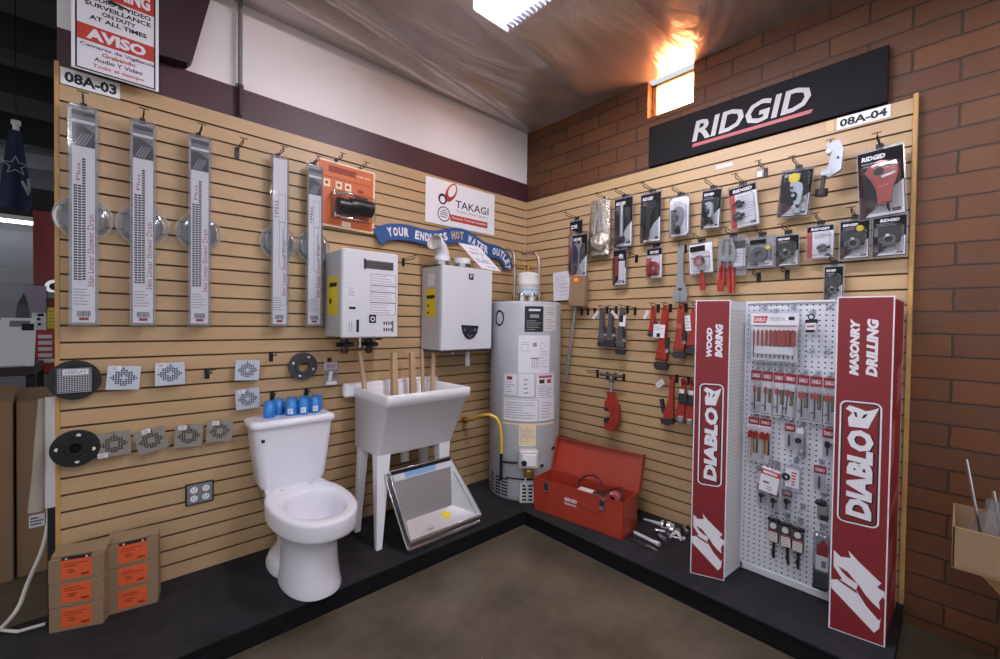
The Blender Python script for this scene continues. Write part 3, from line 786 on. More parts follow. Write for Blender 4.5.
b = MB(); b.add([(-w - .0005, -.2, .24), (-w - .0005, -.2, .44), (-w - .0005, -.08, .44), (-w - .0005, -.08, .24)], [(0, 1, 2, 3)], 'yellow'); b.add([(-w - .001, -.19, .37), (-w - .001, -.19, .395), (-w - .001, -.09, .395), (-w - .001, -.09, .37)], [(0, 1, 2, 3)], 'ink')
for z in (.26, .31): b.add([(-w - .001, -.12, z), (-w - .001, -.12, z + .018), (-w - .001, -.1, z + .018), (-w - .001, -.1, z)], [(0, 1, 2, 3)], 'ink')
b.build('guide_label', t, 'yellow energy label')
b = MB(); b.add([(-w - .0005, -.19, .46), (-w - .0005, -.19, .55), (-w - .0005, -.1, .55), (-w - .0005, -.1, .46)], [(0, 1, 2, 3)], 'paper'); b.build('rating_label', t)
b = MB(); b.cyl((-.135, -.14, h), (-.135, -.14, h + .05), .058, 'steel', n=24); b.cyl((.05, -.14, h), (.05, -.14, h + .05), .058, 'steel', n=24); b.build('vent_collar', t, 'bright metal vent collars')
b = MB(); b.cyl((.05, -.14, h + .045), (.05, -.14, h + .085), .064, 'white', n=24); b.build('vent_cap', t)
b = MB(); P = [(-.135, -.14, h + .045), (-.135, -.14, h + .075)]
dv = Vector((-.93, -.36))
for k in range(1, 11):
    a = R(80 * k / 10); u = .085 * (1 - math.cos(a)); P.append((-.135 + dv.x * u, -.14 + dv.y * u, h + .075 + .085 * math.sin(a)))
tg = (Vector(P[-1]) - Vector(P[-2])).normalized(); P.append(tuple(Vector(P[-1]) + tg * .035))
b.tube(P, [.052] * 12 + [.058], 'white', 24, (True, False)); b.tube([tuple(Vector(P[-1]) + tg * .001), P[-2], P[-3]], [.05, .048, .046], 'offwhite', 24, (False, True)); b.cyl((-.135, -.14, h + .045), (-.135, -.14, h + .08), .058, 'white', n=24); b.build('vent_elbow', t, 'white plastic vent elbow')
for x, m, z in ((.1, 'paper', -.07), (-.03, 'steel', -.03), (.16, 'brass', -.03), (-.15, 'brass', -.03)):
    b = MB()
    if m == 'paper': b.box(x - .02, x + .02, -.16, -.158, z - .06, -.012, m)
    else: b.cyl((x, -.14, -.01), (x, -.14, z), .014, m, n=12)
    b.build('pipe_stub' if m != 'paper' else 'hang_tag', t)
for ob in ('bracket',):
    b = MB(); b.box(-w + .03, w - .03, -.022, -.0, h - .06, h + .03, 'grey', .002); b.build('wall_bracket', t)
# printed sheet leaning on the top of that heater
t = thing('spec_sheet', 'white printed sheet leaning on top of the heater with the vent elbow', 'sheet', (-.66, -.27, 1.742))
b = MB(); A, B_, C_, D_ = Vector((-.10, 0, 0)), Vector((.10, -.0, -.01)), Vector((-.025, .13, .185)), Vector((-.225, .13, .19))
def q4(u, v, e=0): p = (A * (1 - u) + B_ * u) * (1 - v) + (D_ * (1 - u) + C_ * u) * v; return tuple(p + Vector((0, -.8, .6)) * e)
b.loft([[q4(0, 0), q4(1, 0), q4(1, 1), q4(0, 1)], [q4(0, 0, .003), q4(1, 0, .003), q4(1, 1, .003), q4(0, 1, .003)]], 'paper', sm=False)
for v0, u0, u1, m in ((.8, .35, .75, 'greyink'), (.66, .15, .85, 'greyink'), (.6, .15, .8, 'greyink'), (.5, .4, .7, 'grey'), (.38, .12, .85, 'greyink'), (.32, .12, .7, 'greyink'), (.26, .12, .8, 'greyink'), (.1, .4, .85, 'grey')):
    b.add([q4(u0, v0, .0036), q4(u1, v0, .0036), q4(u1, v0 + .03, .0036), q4(u0, v0 + .03, .0036)], [(0, 1, 2, 3)], m)
b.build('sheet', t)
# ------------------------------------------------------------------ toilet
def egg(cx, yb, yf, rx, z, n=40, p=2.3):
    """egg outline: yb back, yf front (towards the room, smaller y)"""
    o = []; cy = yb + (yf - yb) * .45
    for k in range(n):
        a = 2 * PI * k / n; c, s = math.cos(a), math.sin(a)
        ry = (yb - cy) if s > 0 else (cy - yf)
        e = 2 / p
        o.append((cx + rx * math.copysign(abs(c) ** e, c), cy + ry * math.copysign(abs(s) ** (e if s > 0 else .9), s), z))
    return o
t = thing('toilet', 'white two-piece toilet without a seat on the black platform', 'toilet', (-2.055, 0, 0))
b = MB()
b.loft([egg(0, -.25, -.67, .136, 0), egg(0, -.25, -.672, .137, .012), egg(0, -.25, -.66, .13, .05), egg(0, -.25, -.65, .124, .12), egg(0, -.25, -.645, .12, .2), egg(0, -.24, -.65, .122, .24), egg(0, -.2, -.69, .142, .275), egg(0, -.17, -.74, .168, .30), egg(0, -.165, -.772, .185, .318), egg(0, -.163, -.783, .192, .324), egg(0, -.16, -.786, .194, .329),
        egg(0, -.16, -.79, .196, .34), egg(0, -.16, -.79, .196, .395), egg(0, -.16, -.789, .195, .405), egg(0, -.162, -.786, .192, .411), egg(0, -.166, -.78, .187, .4145), egg(0, -.18, -.77, .178, .4155),
        egg(0, -.345, -.728, .143, .4155), egg(0, -.348, -.722, .138, .412), egg(0, -.35, -.718, .134, .402), egg(0, -.355, -.71, .128, .385), egg(0, -.36, -.69, .122, .34), egg(0, -.38, -.64, .1, .28), egg(0, -.41, -.58, .06, .24)], 'porcelain', (True, False))
b.build('bowl', t)
b = MB(); b.loft([egg(0, -.395, -.61, .08, .262), egg(0, -.395, -.61, .08, .263)], 'water', (False, True)); b.build('water', t, 'still water in the bowl')
b = MB(); b.slab([(-.12, -.04), (-.135, -.12), (-.165, -.30), (-.12, -.33), (.12, -.33), (.165, -.30), (.135, -.12), (.12, -.04)], .345, .4135, 'porcelain')
for sx in (-.075, .075): b.lathe([(.016, 0), (.016, .006), (.004, .012)], 'offwhite', 12, (sx, -.25, .414))
b.build('rear_deck', t, bevel=.012)
b = MB(); b.loft([egg(0, -.10, -.42, .142, 0, p=3), egg(0, -.10, -.42, .142, .03, p=3), egg(0, -.1, -.42, .125, .06, p=3), egg(0, -.1, -.42, .09, .10), egg(0, -.1, -.42, .08, .2), egg(0, -.08, -.32, .08, .36)], 'porcelain')
b.build('trapway_foot', t)
b = MB(); b.lathe([(.014, .0), (.014, .012), (.005, .02)], 'offwhite', 12, (-.108, -.22, .035)); b.build('bolt_cap', t)
def rr(x0, x1, y0, y1, r, z, n=5):
    return [(p, q, z) for p, q in MB().rrect(x0, x1, y0, y1, r, n)]
b = MB(); b.loft([rr(-.158, .166, -.2, -.035, .03, .415), rr(-.17, .176, -.212, -.03, .035, .44), rr(-.19, .194, -.222, -.03, .04, .6), rr(-.207, .208, -.232, -.03, .04, .752)], 'porcelain'); b.build('tank', t)
b = MB(); b.loft([rr(-.212, .213, -.236, -.028, .04, .752), rr(-.222, .222, -.246, -.024, .045, .757), rr(-.222, .222, -.246, -.024, .045, .775), rr(-.216, .216, -.24, -.026, .045, .788), rr(-.2, .2, -.22, -.04, .045, .793)], 'porcelain'); b.build('tank_lid', t)
b = MB(); b.M = Matrix.Translation((-.165, -.226, .69)); b.box(-.008, .008, -.006, .004, -.008, .008, 'ink'); b.build('lever_hole', t, 'small square black lever hole')
# blue jars on the lid
CANS = [(-2.165, -.13, 'nearest jar at the lever end of the toilet tank lid'), (-2.055, -.14, 'labelled blue jar next to the gap on the tank lid'), (-1.99, -.145, 'labelled blue jar at the middle of the front row on the tank lid'), (-1.925, -.14, 'labelled blue jar at the sink end of the front row on the tank lid'),
        (-2.105, -.075, 'unlabelled blue jar behind the gap on the tank lid'), (-2.03, -.07, 'unlabelled blue jar half hidden behind the first labelled one'), (-1.96, -.07, 'unlabelled blue jar half hidden behind the middle labelled one'), (-1.89, -.075, 'unlabelled blue jar at the sink end of the back row')]
for i, (x, y, l) in enumerate(CANS):
    t = thing('blue_jar', l if 'blue' in l else 'blue ' + l, 'jar', (x, y, .793), R(-35 + 8 * i), 'blue jars on the tank lid')
    b = MB(); b.lathe([(.029, 0), (.031, .004), (.031, .066), (.027, .068), (.027, .085), (.025, .09), (.005, .09)], 'blue_cap', 24); b.build('jar_body', t)
    if i in (1, 2, 3):
        b = MB(); vs = []
        for a in range(-28, 29, 8):
            vs.append((.0316 * math.sin(R(a)), -.0316 * math.cos(R(a))))
        b.loft([[(p, q, .012) for p, q in vs], [(p, q, .042) for p, q in vs]], 'paper', (False, False)); b.box(-.006, .006, -.0325, -.031, .02, .034, 'lightblue'); o = b.build('label', t)

# ------------------------------------------------------------------ laundry sink
t = thing('utility_sink', 'deep white plastic laundry sink on four tapered legs', 'sink', (-1.36, 0, 0))
b = MB()
b.loft([rr(-.29, .235, -.395, -.1, .02, .528), rr(-.3, .245, -.405, -.09, .02, .54), rr(-.29, .3, -.5, -.06, .02, .838), rr(-.298, .308, -.518, -.05, .015, .841), rr(-.298, .31, -.524, -.05, .015, .9), rr(-.294, .306, -.52, -.05, .015, .906), rr(-.275, .285, -.495, -.075, .015, .906), rr(-.27, .28, -.49, -.08, .015, .89), rr(-.278, .225, -.385, -.11, .02, .56)], 'polymer')
b.box(-.355, .36, -.075, -.018, .842, .93, 'polymer', .01)
b.build('tub', t)
for i, (x, y) in enumerate(((-.30, -.43), (-.30, -.145), (.19, -.375), (.19, -.145))):
    tx = (-.25 if y < -.3 else -.262) if x < 0 else .19; ty = -.365 if y < -.3 else -.14
    b = MB(); b.loft([[(x + sx * .018, y + sy * .016, 0) for sx, sy in ((-1, -1), (1, -1), (1, 1), (-1, 1))], [(tx + sx * (.045 if y < -.3 else .03), ty + sy * (.035 if y < -.3 else .025), .56) for sx, sy in ((-1, -1), (1, -1), (1, 1), (-1, 1))]], 'polymer', sm=False)
    b.build('leg', t, bevel=.004)
b = MB(); b.cyl((-.03, -.26, .53), (-.03, -.26, .42), .028, 'offwhite', n=16); b.cyl((-.03, -.26, .53), (-.03, -.26, .5), .045, 'offwhite', n=16); b.build('drain_pipe', t)
STK = [(-1.595, -.2, -.065, 1.14, .016, 'wooden stake standing alone at the toilet end of the laundry sink'), (-1.43, -.2, .006, 1.125, .026, 'wooden stake second from the toilet in the laundry sink'), (-1.29, -.2, .004, 1.12, .024, 'wooden stake at the centre of the laundry sink'), (-1.205, -.2, .0, 1.14, .013, 'thinner wooden stake right beside the central one in the laundry sink'), (-1.155, -.2, .05, 1.12, .017, 'wooden stake nearest the tall heater with the white elbow, in the laundry sink')]
for x, y, lean, top, w, l in STK:
    t = thing('wooden_stake', l, 'stake', (x, y, .562), 0, 'wooden stakes in the laundry sink'); hh = top - .562; w2 = w * .62
    b = MB(); b.loft([[(p * w * .5 + .0, q * w * .5, 0) for p, q in ((-1, -1), (1, -1), (1, 1), (-1, 1))], [(p * w + lean * .1, q * w + .0, .06) for p, q in ((-1, -1), (1, -1), (1, 1), (-1, 1))], [(p * w2 + lean, q * w2 + .04, hh) for p, q in ((-1, -1), (1, -1), (1, 1), (-1, 1))]], 'wood', sm=False); b.build('shaft', t, bevel=.002)

# bent steel pan leaning in front of the sink, with a second one behind it
def steel_pan(t, x0, x1, dy, fz):
    b = MB(); F = (-.592 + dy, fz); bk_ = .02 if fz < .05 else 0; B = (-.47 + bk_, .128 - bk_); T = (-.428 + bk_, .437 - bk_)
    xi = x0 + .05; xj = x1 - .15; xl = x0 - .05; xr = x1 - .135
    def q(x, p): return (x, p[0], p[1])
    for pts in ([q(x0, F), q(x1, F), q(xj, B), q(xi, B)], [q(xi, B), q(xj, B), q(xr, T), q(xl, T)]):
        b.add(pts, [(0, 1, 2, 3)], 'sheetsteel')
    b.add([q(x0, F), q(xi, B), q(xl, T)], [(0, 1, 2)], 'sheetsteel'); b.add([q(x1, F), q(xr, T), q(xj, B)], [(0, 1, 2)], 'sheetsteel')
    o = b.build('folded_tray', t); sd = o.modifiers.new('Solidify', 'SOLIDIFY'); sd.thickness = .003
    b = MB(); b.tube([q(x0, F), q(x1, F), q(xr, T), q(xl, T), q(x0, F)], .006, 'steel', 8); b.box(x0, x1, F[0] - .010, F[0] - .0, F[1] - .028, F[1], 'steel', .004); b.box(x0 + .05, x1 - .16, F[0] + .004, B[0], .0 if fz < .05 else .02, F[1] - .02, 'steel'); b.build('rolled_rim', t)
    return q, F, B, T, x0, x1
t = thing('steel_tray', 'shiny folded stainless tray with a blue and white label, before the laundry sink', 'tray', (-1.27, 0, 0))
q, F, B, T, x0, x1 = steel_pan(t, -.275, .262, 0, .066)
b = MB()
def bk(u, v): # on the back panel
    lx, rx = x0 - .05 + (1 - v) * .1, x1 - .135 - (1 - v) * .015
    return (lx + (rx - lx) * u, B[0] + (T[0] - B[0]) * v - .005, B[1] + (T[1] - B[1]) * v)
for u0, u1, v0, v1, m in ((0.02, .99, .96, .995, 'ink'), (.02, .99, .80, .96, 'paper'), (.2, .72, .82, .95, 'lightblue'), (.02, .99, .93, .965, 'ink')):
    b.add([bk(u0, v0), bk(u1, v0), bk(u1, v1), bk(u0, v1)], [(0, 1, 2, 3)], m)
    for i in range(len(b.v) - 4, len(b.v)): x, y, z = b.v[i]; b.v[i] = (x, y - .0004 * len(b.f), z)
b.build('label_strip', t, 'blue and white printed strip')
b = MB(); b.lathe([(.028, 0), (.03, .004), (.022, .006), (.02, .003)], 'chrome', 20, (-.12, -.55, .082)); b.build('drain_fitting', t)
b = MB(); b.loft([[(.03 + .034 * math.cos(2 * PI * k / 14), -.52 + .022 * math.sin(2 * PI * k / 14), .1035 + .0137 * math.sin(2 * PI * k / 14)) for k in range(14)], [(.03 + .034 * math.cos(2 * PI * k / 14), -.52 + .022 * math.sin(2 * PI * k / 14), .1055 + .0137 * math.sin(2 * PI * k / 14)) for k in range(14)]], 'yellow', sm=False); b.build('sticker', t, 'round yellow sticker')
t = thing('steel_tray', 'second folded stainless tray nested behind the labelled one', 'tray', (-1.275, .0, 0))
steel_pan(t, -.29, .25, -.006, .03)

# ------------------------------------------------------------------ small cartons in two stacks
bh = .104
LB = ['top', 'middle', 'bottom']
for side, (cx, cy, rz, nm) in enumerate((((-2.921), -.172, R(-20), 'stack at the slatwall edge'), (-2.738, -.168, R(-9), 'stack nearer the toilet'))):
    for k in range(3):
        t = thing('small_carton', 'small brown carton with an orange label, %s of the %s' % (LB[2 - k], nm), 'carton', (cx, cy, k * bh), rz + R(1.2 * (k - 1)), 'small cartons with orange labels')
        w = .09
        b = MB(); b.box(-w, w, 0, .10, 0, bh - .002, 'cardboard', .002); b.build('box_body', t)
        b = MB(); z1 = bh * .92; b.box(-.05, .05, -.0012, 0, bh * .14, z1, 'orange_label'); b.lines(-.04, .04, bh * .6, z1 - .012, 2, -.0016, 'orange_dark', .35); b.lines(-.028, .005, bh * .36, bh * .55, 2, -.0016, 'orange_dark', .5); b.rect(.015, .042, bh * .22, bh * .32, -.0016, 'orange_dark'); b.build('orange_label', t, 'orange printed label')
        if k == 2:
            b = MB(); b.loft([[(-w, .02, bh), (w, .02, bh), (w, .02, bh + .003), (-w, .02, bh + .003)], [(-w, .085, bh + .022), (w, .085, bh + .022), (w, .085, bh + .025), (-w, .085, bh + .025)]], 'cardboard', sm=False); b.build('top_flap', t)
            b = MB(); b.box(-.048, .048, -.002, .012, bh - .008, bh + .0005, 'ink'); 
            for x in (-.032, .034): b.disc(x, bh - .003, .004, -.003, 0, 'paper', 8)
            b.build('hand_slot', t)

# ------------------------------------------------------------------ tall grey tank water heater in the corner
HC = (-.348, -.345); HR_ = .28
t = thing('tank_water_heater', 'tall grey tank water heater standing in the corner', 'water heater', (HC[0], HC[1], 0), R(-44.2))
# local frame: x to the viewer's right, -y towards the camera
b = MB(); b.lathe([(HR_ - .012, 0), (HR_ - .004, .006), (HR_, .02), (HR_, 1.478), (HR_ - .006, 1.492), (HR_ - .03, 1.5), (.02, 1.508)], 'tank_grey', 64); b.build('tank', t)
def cp(a, z, r=.0012): return ((HR_ + r) * math.sin(a), -(HR_ + r) * math.cos(a), z)
def patch(b, a0, a1, z0, z1, m, r=.0012, n=None):
    n = n or max(1, int(abs(a1 - a0) / 6)); A = [R(a0 + (a1 - a0) * k / n) for k in range(n + 1)]
    b.add([cp(a, z0, r) for a in A] + [cp(a, z1, r) for a in A], [(k, k + 1, n + 2 + k, n + 1 + k) for k in range(n)], m, True)
def pframe(b, a0, a1, z0, z1, m, r=.0018, ta=.7, tz=.003):
    patch(b, a0, a1, z0, z0 + tz, m, r); patch(b, a0, a1, z1 - tz, z1, m, r); patch(b, a0, a0 + ta, z0, z1, m, r); patch(b, a1 - ta, a1, z0, z1, m, r)
def plines(b, a0, a1, z0, z1, n, m, r=.0018, t_=.3):
    h = (z1 - z0) / n
    for i in range(n):
        z = z1 - (i + .5) * h; patch(b, a0, a0 + (a1 - a0) * random.uniform(.5, 1), z - h * t_ / 2, z + h * t_ / 2, m, r)
b = MB(); patch(b, -4, 25, 1.27, 1.46, 'ink'); patch(b, 2, 20, 1.425, 1.44, 'paper', .002); patch(b, 4, 18, 1.375, 1.40, 'greyink', .002); plines(b, -1, 23, 1.28, 1.36, 5, 'greyink'); b.build('brand_label', t, 'black label')
b = MB(); patch(b, 27, 52, 1.28, 1.475, 'offwhite'); plines(b, 29, 50, 1.29, 1.46, 10, 'greyink'); b.build('side_label', t, 'pale label')
b = MB(); patch(b, -13, 38, .965, 1.245, 'paper', .0022); plines(b, -9, 6, 1.12, 1.2, 5, 'greyink', .003, .2); plines(b, 20, 34, 1.0, 1.2, 9, 'greyink', .003, .15); patch(b, 9, 15, 1.16, 1.19, 'greyink', .003)
for a in (8, 11, 14, 17): patch(b, a, a + .8, 1.0, 1.06 + .01 * (a % 3), 'grey', .003)
patch(b, 6, 19, 1.07, 1.078, 'grey', .003); b.build('instruction_sheet', t, 'white instruction sheet with a diagram')
b = MB(); patch(b, -37, -13, .79, .955, 'paper'); pframe(b, -36, -14, .795, .95, 'greyink'); plines(b, -33, -17, .81, .9, 5, 'greyink'); patch(b, -31, -22, .91, .935, 'red_print', .002)
patch(b, -12, 12, .79, .96, 'paper'); plines(b, -4, 4, .80, .93, 4, 'greyink')
patch(b, 13, 51, .775, .965, 'paper'); pframe(b, 14, 50, .78, .96, 'grey', ta=1); patch(b, 19, 44, .925, .945, 'pinkprint', .002); patch(b, 20, 29, .885, .915, 'ink', .002); patch(b, 34, 42, .885, .915, 'orange_dark', .002); plines(b, 18, 46, .79, .875, 6, 'greyink')
patch(b, -38, 51, .59, .775, 'paper'); pframe(b, -37, 20, .6, .765, 'greyink', ta=.8); plines(b, -33, 17, .62, .75, 7, 'greyink', t_=.25); plines(b, 24, 47, .62, .75, 6, 'greyink', t_=.2); patch(b, -38, 51, .59, .603, 'greyink', .002); patch(b, -38, 51, .574, .59, 'cream', .001)
b.build('warning_labels', t, 'white band of warning labels')
b = MB(); patch(b, -10, 16, .42, .575, 'cream'); plines(b, -8, 14, .43, .565, 9, 'greyink', t_=.25); b.build('lower_label', t, 'pale lower label')
b = MB()
EA = [2 * PI * k / 24 for k in range(24)]
for ra, rz_, rb, rc in ((10, .062, 7.5, .046),):
    b.add([cp(R(-48 + ra * math.cos(a)), 1.37 + rz_ * math.sin(a)) for a in EA] + [cp(R(-48 + rb * math.cos(a)), 1.37 + rc * math.sin(a)) for a in EA], [(k, (k + 1) % 24, 24 + (k + 1) % 24, 24 + k) for k in range(24)], 'ink')
for dz in (-.024, .0, .024): b.add([cp(R(-58), 1.35 + dz), cp(R(-38), 1.378 + dz), cp(R(-38), 1.39 + dz), cp(R(-58), 1.362 + dz)], [(0, 1, 2, 3)], 'ink')
b.build('round_emblem', t, 'dark round emblem')
b = MB(); b.M = Matrix.Rotation(R(4), 4, 'Z'); b.box(-.07, .075, -HR_ - .055, -HR_ + .02, .265, .40, 'offwhite', .012); b.box(-.05, .055, -HR_ - .065, -HR_ - .05, .285, .38, 'white', .006); b.disc(-.035, .315, .02, -HR_ - .08, -HR_ - .06, 'ink', 14); b.cyl((.0, -HR_ - .03, .27), (0, -HR_ - .03, .2), .018, 'brass', n=10); b.box(-.03, .04, -HR_ - .05, -HR_ - .01, .2, .255, 'brass', .006)
b.tube([(.02, -HR_ - .03, .21), (.05, -HR_ - .05, .17), (.03, -HR_ - .03, .13)], .005, 'brass', 6); b.tube([(-.01, -HR_ - .03, .21), (-.03, -HR_ - .05, .16), (0, -HR_ - .02, .12)], .005, 'white', 6); b.build('gas_valve', t, 'white box shaped gas control valve')
b = MB(); b.M = Matrix.Rotation(R(26), 4, 'Z'); b.disc(0, .27, .013, -HR_ - .012, -HR_ + .01, 'ink', 14); b.ring(0, .27, .013, .02, -HR_ - .006, -HR_ + .01, 'tank_grey', 16); b.build('drain_port', t)
b = MB(); b.M = Matrix.Rotation(R(50), 4, 'Z'); b.box(-.02, .02, -HR_ - .006, -HR_ + .01, .37, .39, 'ink', .002); b.build('tank_clip', t)
b = MB()
for c in (-68, -52, -38):
    for k in range(6): patch(b, c, c + 11, .03 + k * .024 + (.0 if c > -60 else .01), .042 + k * .024 + (.0 if c > -60 else .01), 'gap_shade')
patch(b, -30, 38, .165, .178, 'ink', .002); b.build('air_louvres', t, 'dark slotted air louvres')
b = MB(); b.M = Matrix.Rotation(R(3), 4, 'Z'); b.box(-.055, .105, -HR_ - .02, -HR_ + .03, 0, .155, 'offwhite', .006)
for k in range(3):
    for j in range(5): b.rect(-.035 + k * .045, -.005 + k * .045, .02 + j * .026, .034 + j * .026, -HR_ - .0205, 'gap_shade')
b.build('burner_door', t, 'pale slotted burner door')
for sx, pts in ((-1, [(-.097, .0, 1.5), (-.097, 0, 1.82), (-.102, .01, 1.88), (-.122, .03, 1.92), (-.152, .06, 1.935), (-.18, .085, 1.935)]), (1, [(.1, 0, 1.5), (.1, 0, 1.80), (.095, .01, 1.86), (.07, .03, 1.9), (.02, .06, 1.91), (-.04, .1, 1.91)])):
    b = MB()
    P = [Vector(p) for p in pts]; Q = []
    for i in range(len(P) - 1):
        for k in range(6): Q.append(tuple(P[i].lerp(P[i + 1], k / 6)))
    Q.append(tuple(P[-1])); b.tube(Q, [.0135 if i % 2 else .0115 for i in range(len(Q))], 'flexmetal', 10); b.cyl(pts[0], (pts[0][0], pts[0][1], 1.54), .018, 'brass', n=12); b.build('flexible_pipe', t, 'bent corrugated metal pipe')
b = MB(); b.tube([(-.1, 0, 1.80), (-.05, .01, 1.80), (.0, .02, 1.80)], .01, 'brass', 8); b.ball((-.1, 0, 1.80), .018, 'brass'); b.build('tee_valve', t, 'small brass tee')
t2 = thing('expansion_tank', 'small white expansion tank standing on top of the grey water heater', 'tank', (HC[0] + .01, HC[1] - .01, 1.505), R(-44))
b = MB(); b.lathe([(.02, .04), (.07, .045), (.082, .06), (.085, .08), (.085, .135), (.087, .137), (.087, .143), (.085, .145), (.085, .205), (.078, .225), (.05, .236), (.02, .24)], 'offwhite', 32); b.build('tank_shell', t2)
b = MB()
for a in range(-60, 61, 12): pass
A = [R(-62 + 124 * k / 12) for k in range(13)]; b.add([(.0858 * math.sin(a), -.0858 * math.cos(a), .085) for a in A] + [(.0858 * math.sin(a), -.0858 * math.cos(a), .1) for a in A], [(k, k + 1, 14 + k, 13 + k) for k in range(12)], 'lightblue', True); b.build('label_band', t2, 'pale blue band')
b = MB(); b.cyl((0, 0, .235), (0, 0, .30), .016, 'brass', n=12); b.ball((0, 0, .275), .022, 'brass'); b.tube([(-.06, 0, .3), (0, 0, .295), (.03, 0, .3)], .009, 'brass', 8); b.build('brass_valve', t2, 'brass valve on top')
b = MB()
for x in (-.05, .03): b.cyl((x, -.05, 0), (x, -.05, .05), .03, 'chrome', n=16); b.ball((x, -.055, .05), .03, 'chrome')
b.build('chrome_fitting', t2, 'shiny round fittings')
# yellow gas hose
b = MB(); HP = [(-.70, -.02, .545), (-.705, -.06, .548), (-.72, -.13, .57), (-.735, -.21, .605), (-.735, -.28, .632), (-.715, -.335, .645), (-.685, -.38, .62), (-.668, -.403, .565), (-.663, -.412, .48), (-.663, -.412, .36)]
P = [Vector(p) for p in HP]; Q = []
for i in range(len(P) - 1):
    for k in range(5): Q.append(tuple(P[i].lerp(P[i + 1], k / 5)))
Q.append(HP[-1])
t = thing('gas_hose', 'yellow gas hose running from the slatwall to the grey tank heater', 'hose', (0, 0, 0))
b.tube(Q, [.0135 if i % 2 else .012 for i in range(len(Q))], 'yellow_hose', 10); b.build('hose', t)
b = MB(); b.cyl((-.7, -.002, .545), (-.7, -.03, .545), .026, 'brass', n=6); b.cyl((-.7, -.03, .545), (-.703, -.055, .548), .018, 'brass', n=12); b.build('wall_fitting', t, 'brass wall fitting')
b = MB(); b.cyl((-.663, -.412, .37), (-.663, -.412, .16), .012, 'black', n=10); b.tube([(-.663, -.412, .3), (-.64, -.45, .295), (-.60, -.52, .30)], .009, 'black', 8); b.build('drip_leg', t, 'black iron pipe')

# ------------------------------------------------------------------ red toolbox
t = thing('toolbox', 'open red steel toolbox standing on the platform before the grey tank heater', 'toolbox', (-.575, -.667, 0), R(-82.9))
L, D, H = .672, .228, .232
b = MB(); th = .006
b.box(0, L, 0, th, 0, H, 'toolbox_red'); b.box(0, L, D - th, D, 0, H, 'toolbox_red'); b.box(0, th, 0, D, 0, H, 'toolbox_red'); b.box(L - th, L, 0, D, 0, H, 'toolbox_red'); b.box(0, L, 0, D, 0, th, 'toolbox_red')
b.box(-.003, L + .003, -.003, .004, H - .008, H + .002, 'toolbox_red'); b.box(L - .004, L + .003, 0, D, H - .008, H + .002, 'toolbox_red')
b.text('RIDGID', .255, .35, .135, .158, -.0006, 'paper', bold=.05, shear=.15); b.text('Equipment', .255, .345, .108, .126, -.0006, 'paper', bold=.03)
b.flat([(.36, .145), (.46, .12), (.53, .105), (.46, .104), (.4, .118), (.36, .115)], -.0006, 'orange_dark')
b.build('box_body', t)
b = MB(); hx = D; 
def lidp(u, v, off): # u along length, v up the lid
    return (u, D + v * .07 + off * .95, H + v * .235 - off * .28)
b.loft([[lidp(-.004, 0, 0), lidp(L + .004, 0, 0), lidp(L + .004, 1, 0), lidp(-.004, 1, 0)], [lidp(-.004, 0, .05), lidp(L + .004, 0, .05), lidp(L + .004, 1, .05), lidp(-.004, 1, .05)]], 'toolbox_red', (False, True), sm=False)
b.add([lidp(0, .01, .03), lidp(L, .01, .03), lidp(L, .99, .03), lidp(0, .99, .03)], [(0, 1, 2, 3)], 'toolbox_red')
for a0, a1, c0, c1 in ((-.004, L + .004, 0, .03), (-.004, L + .004, .97, 1), (-.004, .01, 0, 1), (L - .01, L + .004, 0, 1)):
    b.add([lidp(a0, c0, -.001), lidp(a1, c0, -.001), lidp(a1, c1, -.001), lidp(a0, c1, -.001)], [(0, 1, 2, 3)], 'toolbox_red')
b.build('lid', t)
for x in (.11, .535):
    b = MB(); b.box(x - .018, x + .018, -.009, 0, .165, .225, 'steel', .003); b.box(x - .011, x + .011, -.016, -.006, .18, .215, 'darksteel', .003); b.cyl((x - .018, -.01, .16), (x + .018, -.01, .16), .006, 'steel', n=8); b.build('latch', t, 'dull metal draw latch')
tt = thing('corded_tool', 'small corded tool with a pale head lying in the red toolbox', 'tool', (-.43, -1.10, .13), R(-83))
b = MB(); b.cyl((-.13, 0, .05), (-.02, 0, .06), .03, 'offwhite', n=16); b.box(-.14, -.02, -.03, .03, .03, .085, 'offwhite', .012); b.build('motor_body', tt)
b = MB(); b.ring(.12, .075, .018, .042, -.02, .03, 'pinkprint', 20); b.disc(.12, .075, .018, .0, .03, 'ink', 14); b.ball((.11, -.015, .105), .014, 'chrome'); b.build('die_head', tt, 'pink ring shaped head')
b = MB(); b.tube([(-.14, .03, .05), (-.17, .05, .09), (-.12, .06, .15), (-.05, .06, .17), (.0, .05, .14), (.03, .03, .09), (.08, .05, .11), (.15, .05, .14), (.17, .03, .1), (.16, .0, .07)], .006, 'maroon_dark', 8); b.build('power_cord', tt, 'dark red cord')
b = MB(); b.cyl((-.03, 0, .06), (.11, .01, .065), .024, 'maroon_dark', n=12); b.box(-.02, .06, -.03, .03, -.1, .05, 'maroon_dark', .01); b.box(.02, .2, -.04, .05, -.12, .0, 'darkgrey', .01); b.build('tool_grip', tt)

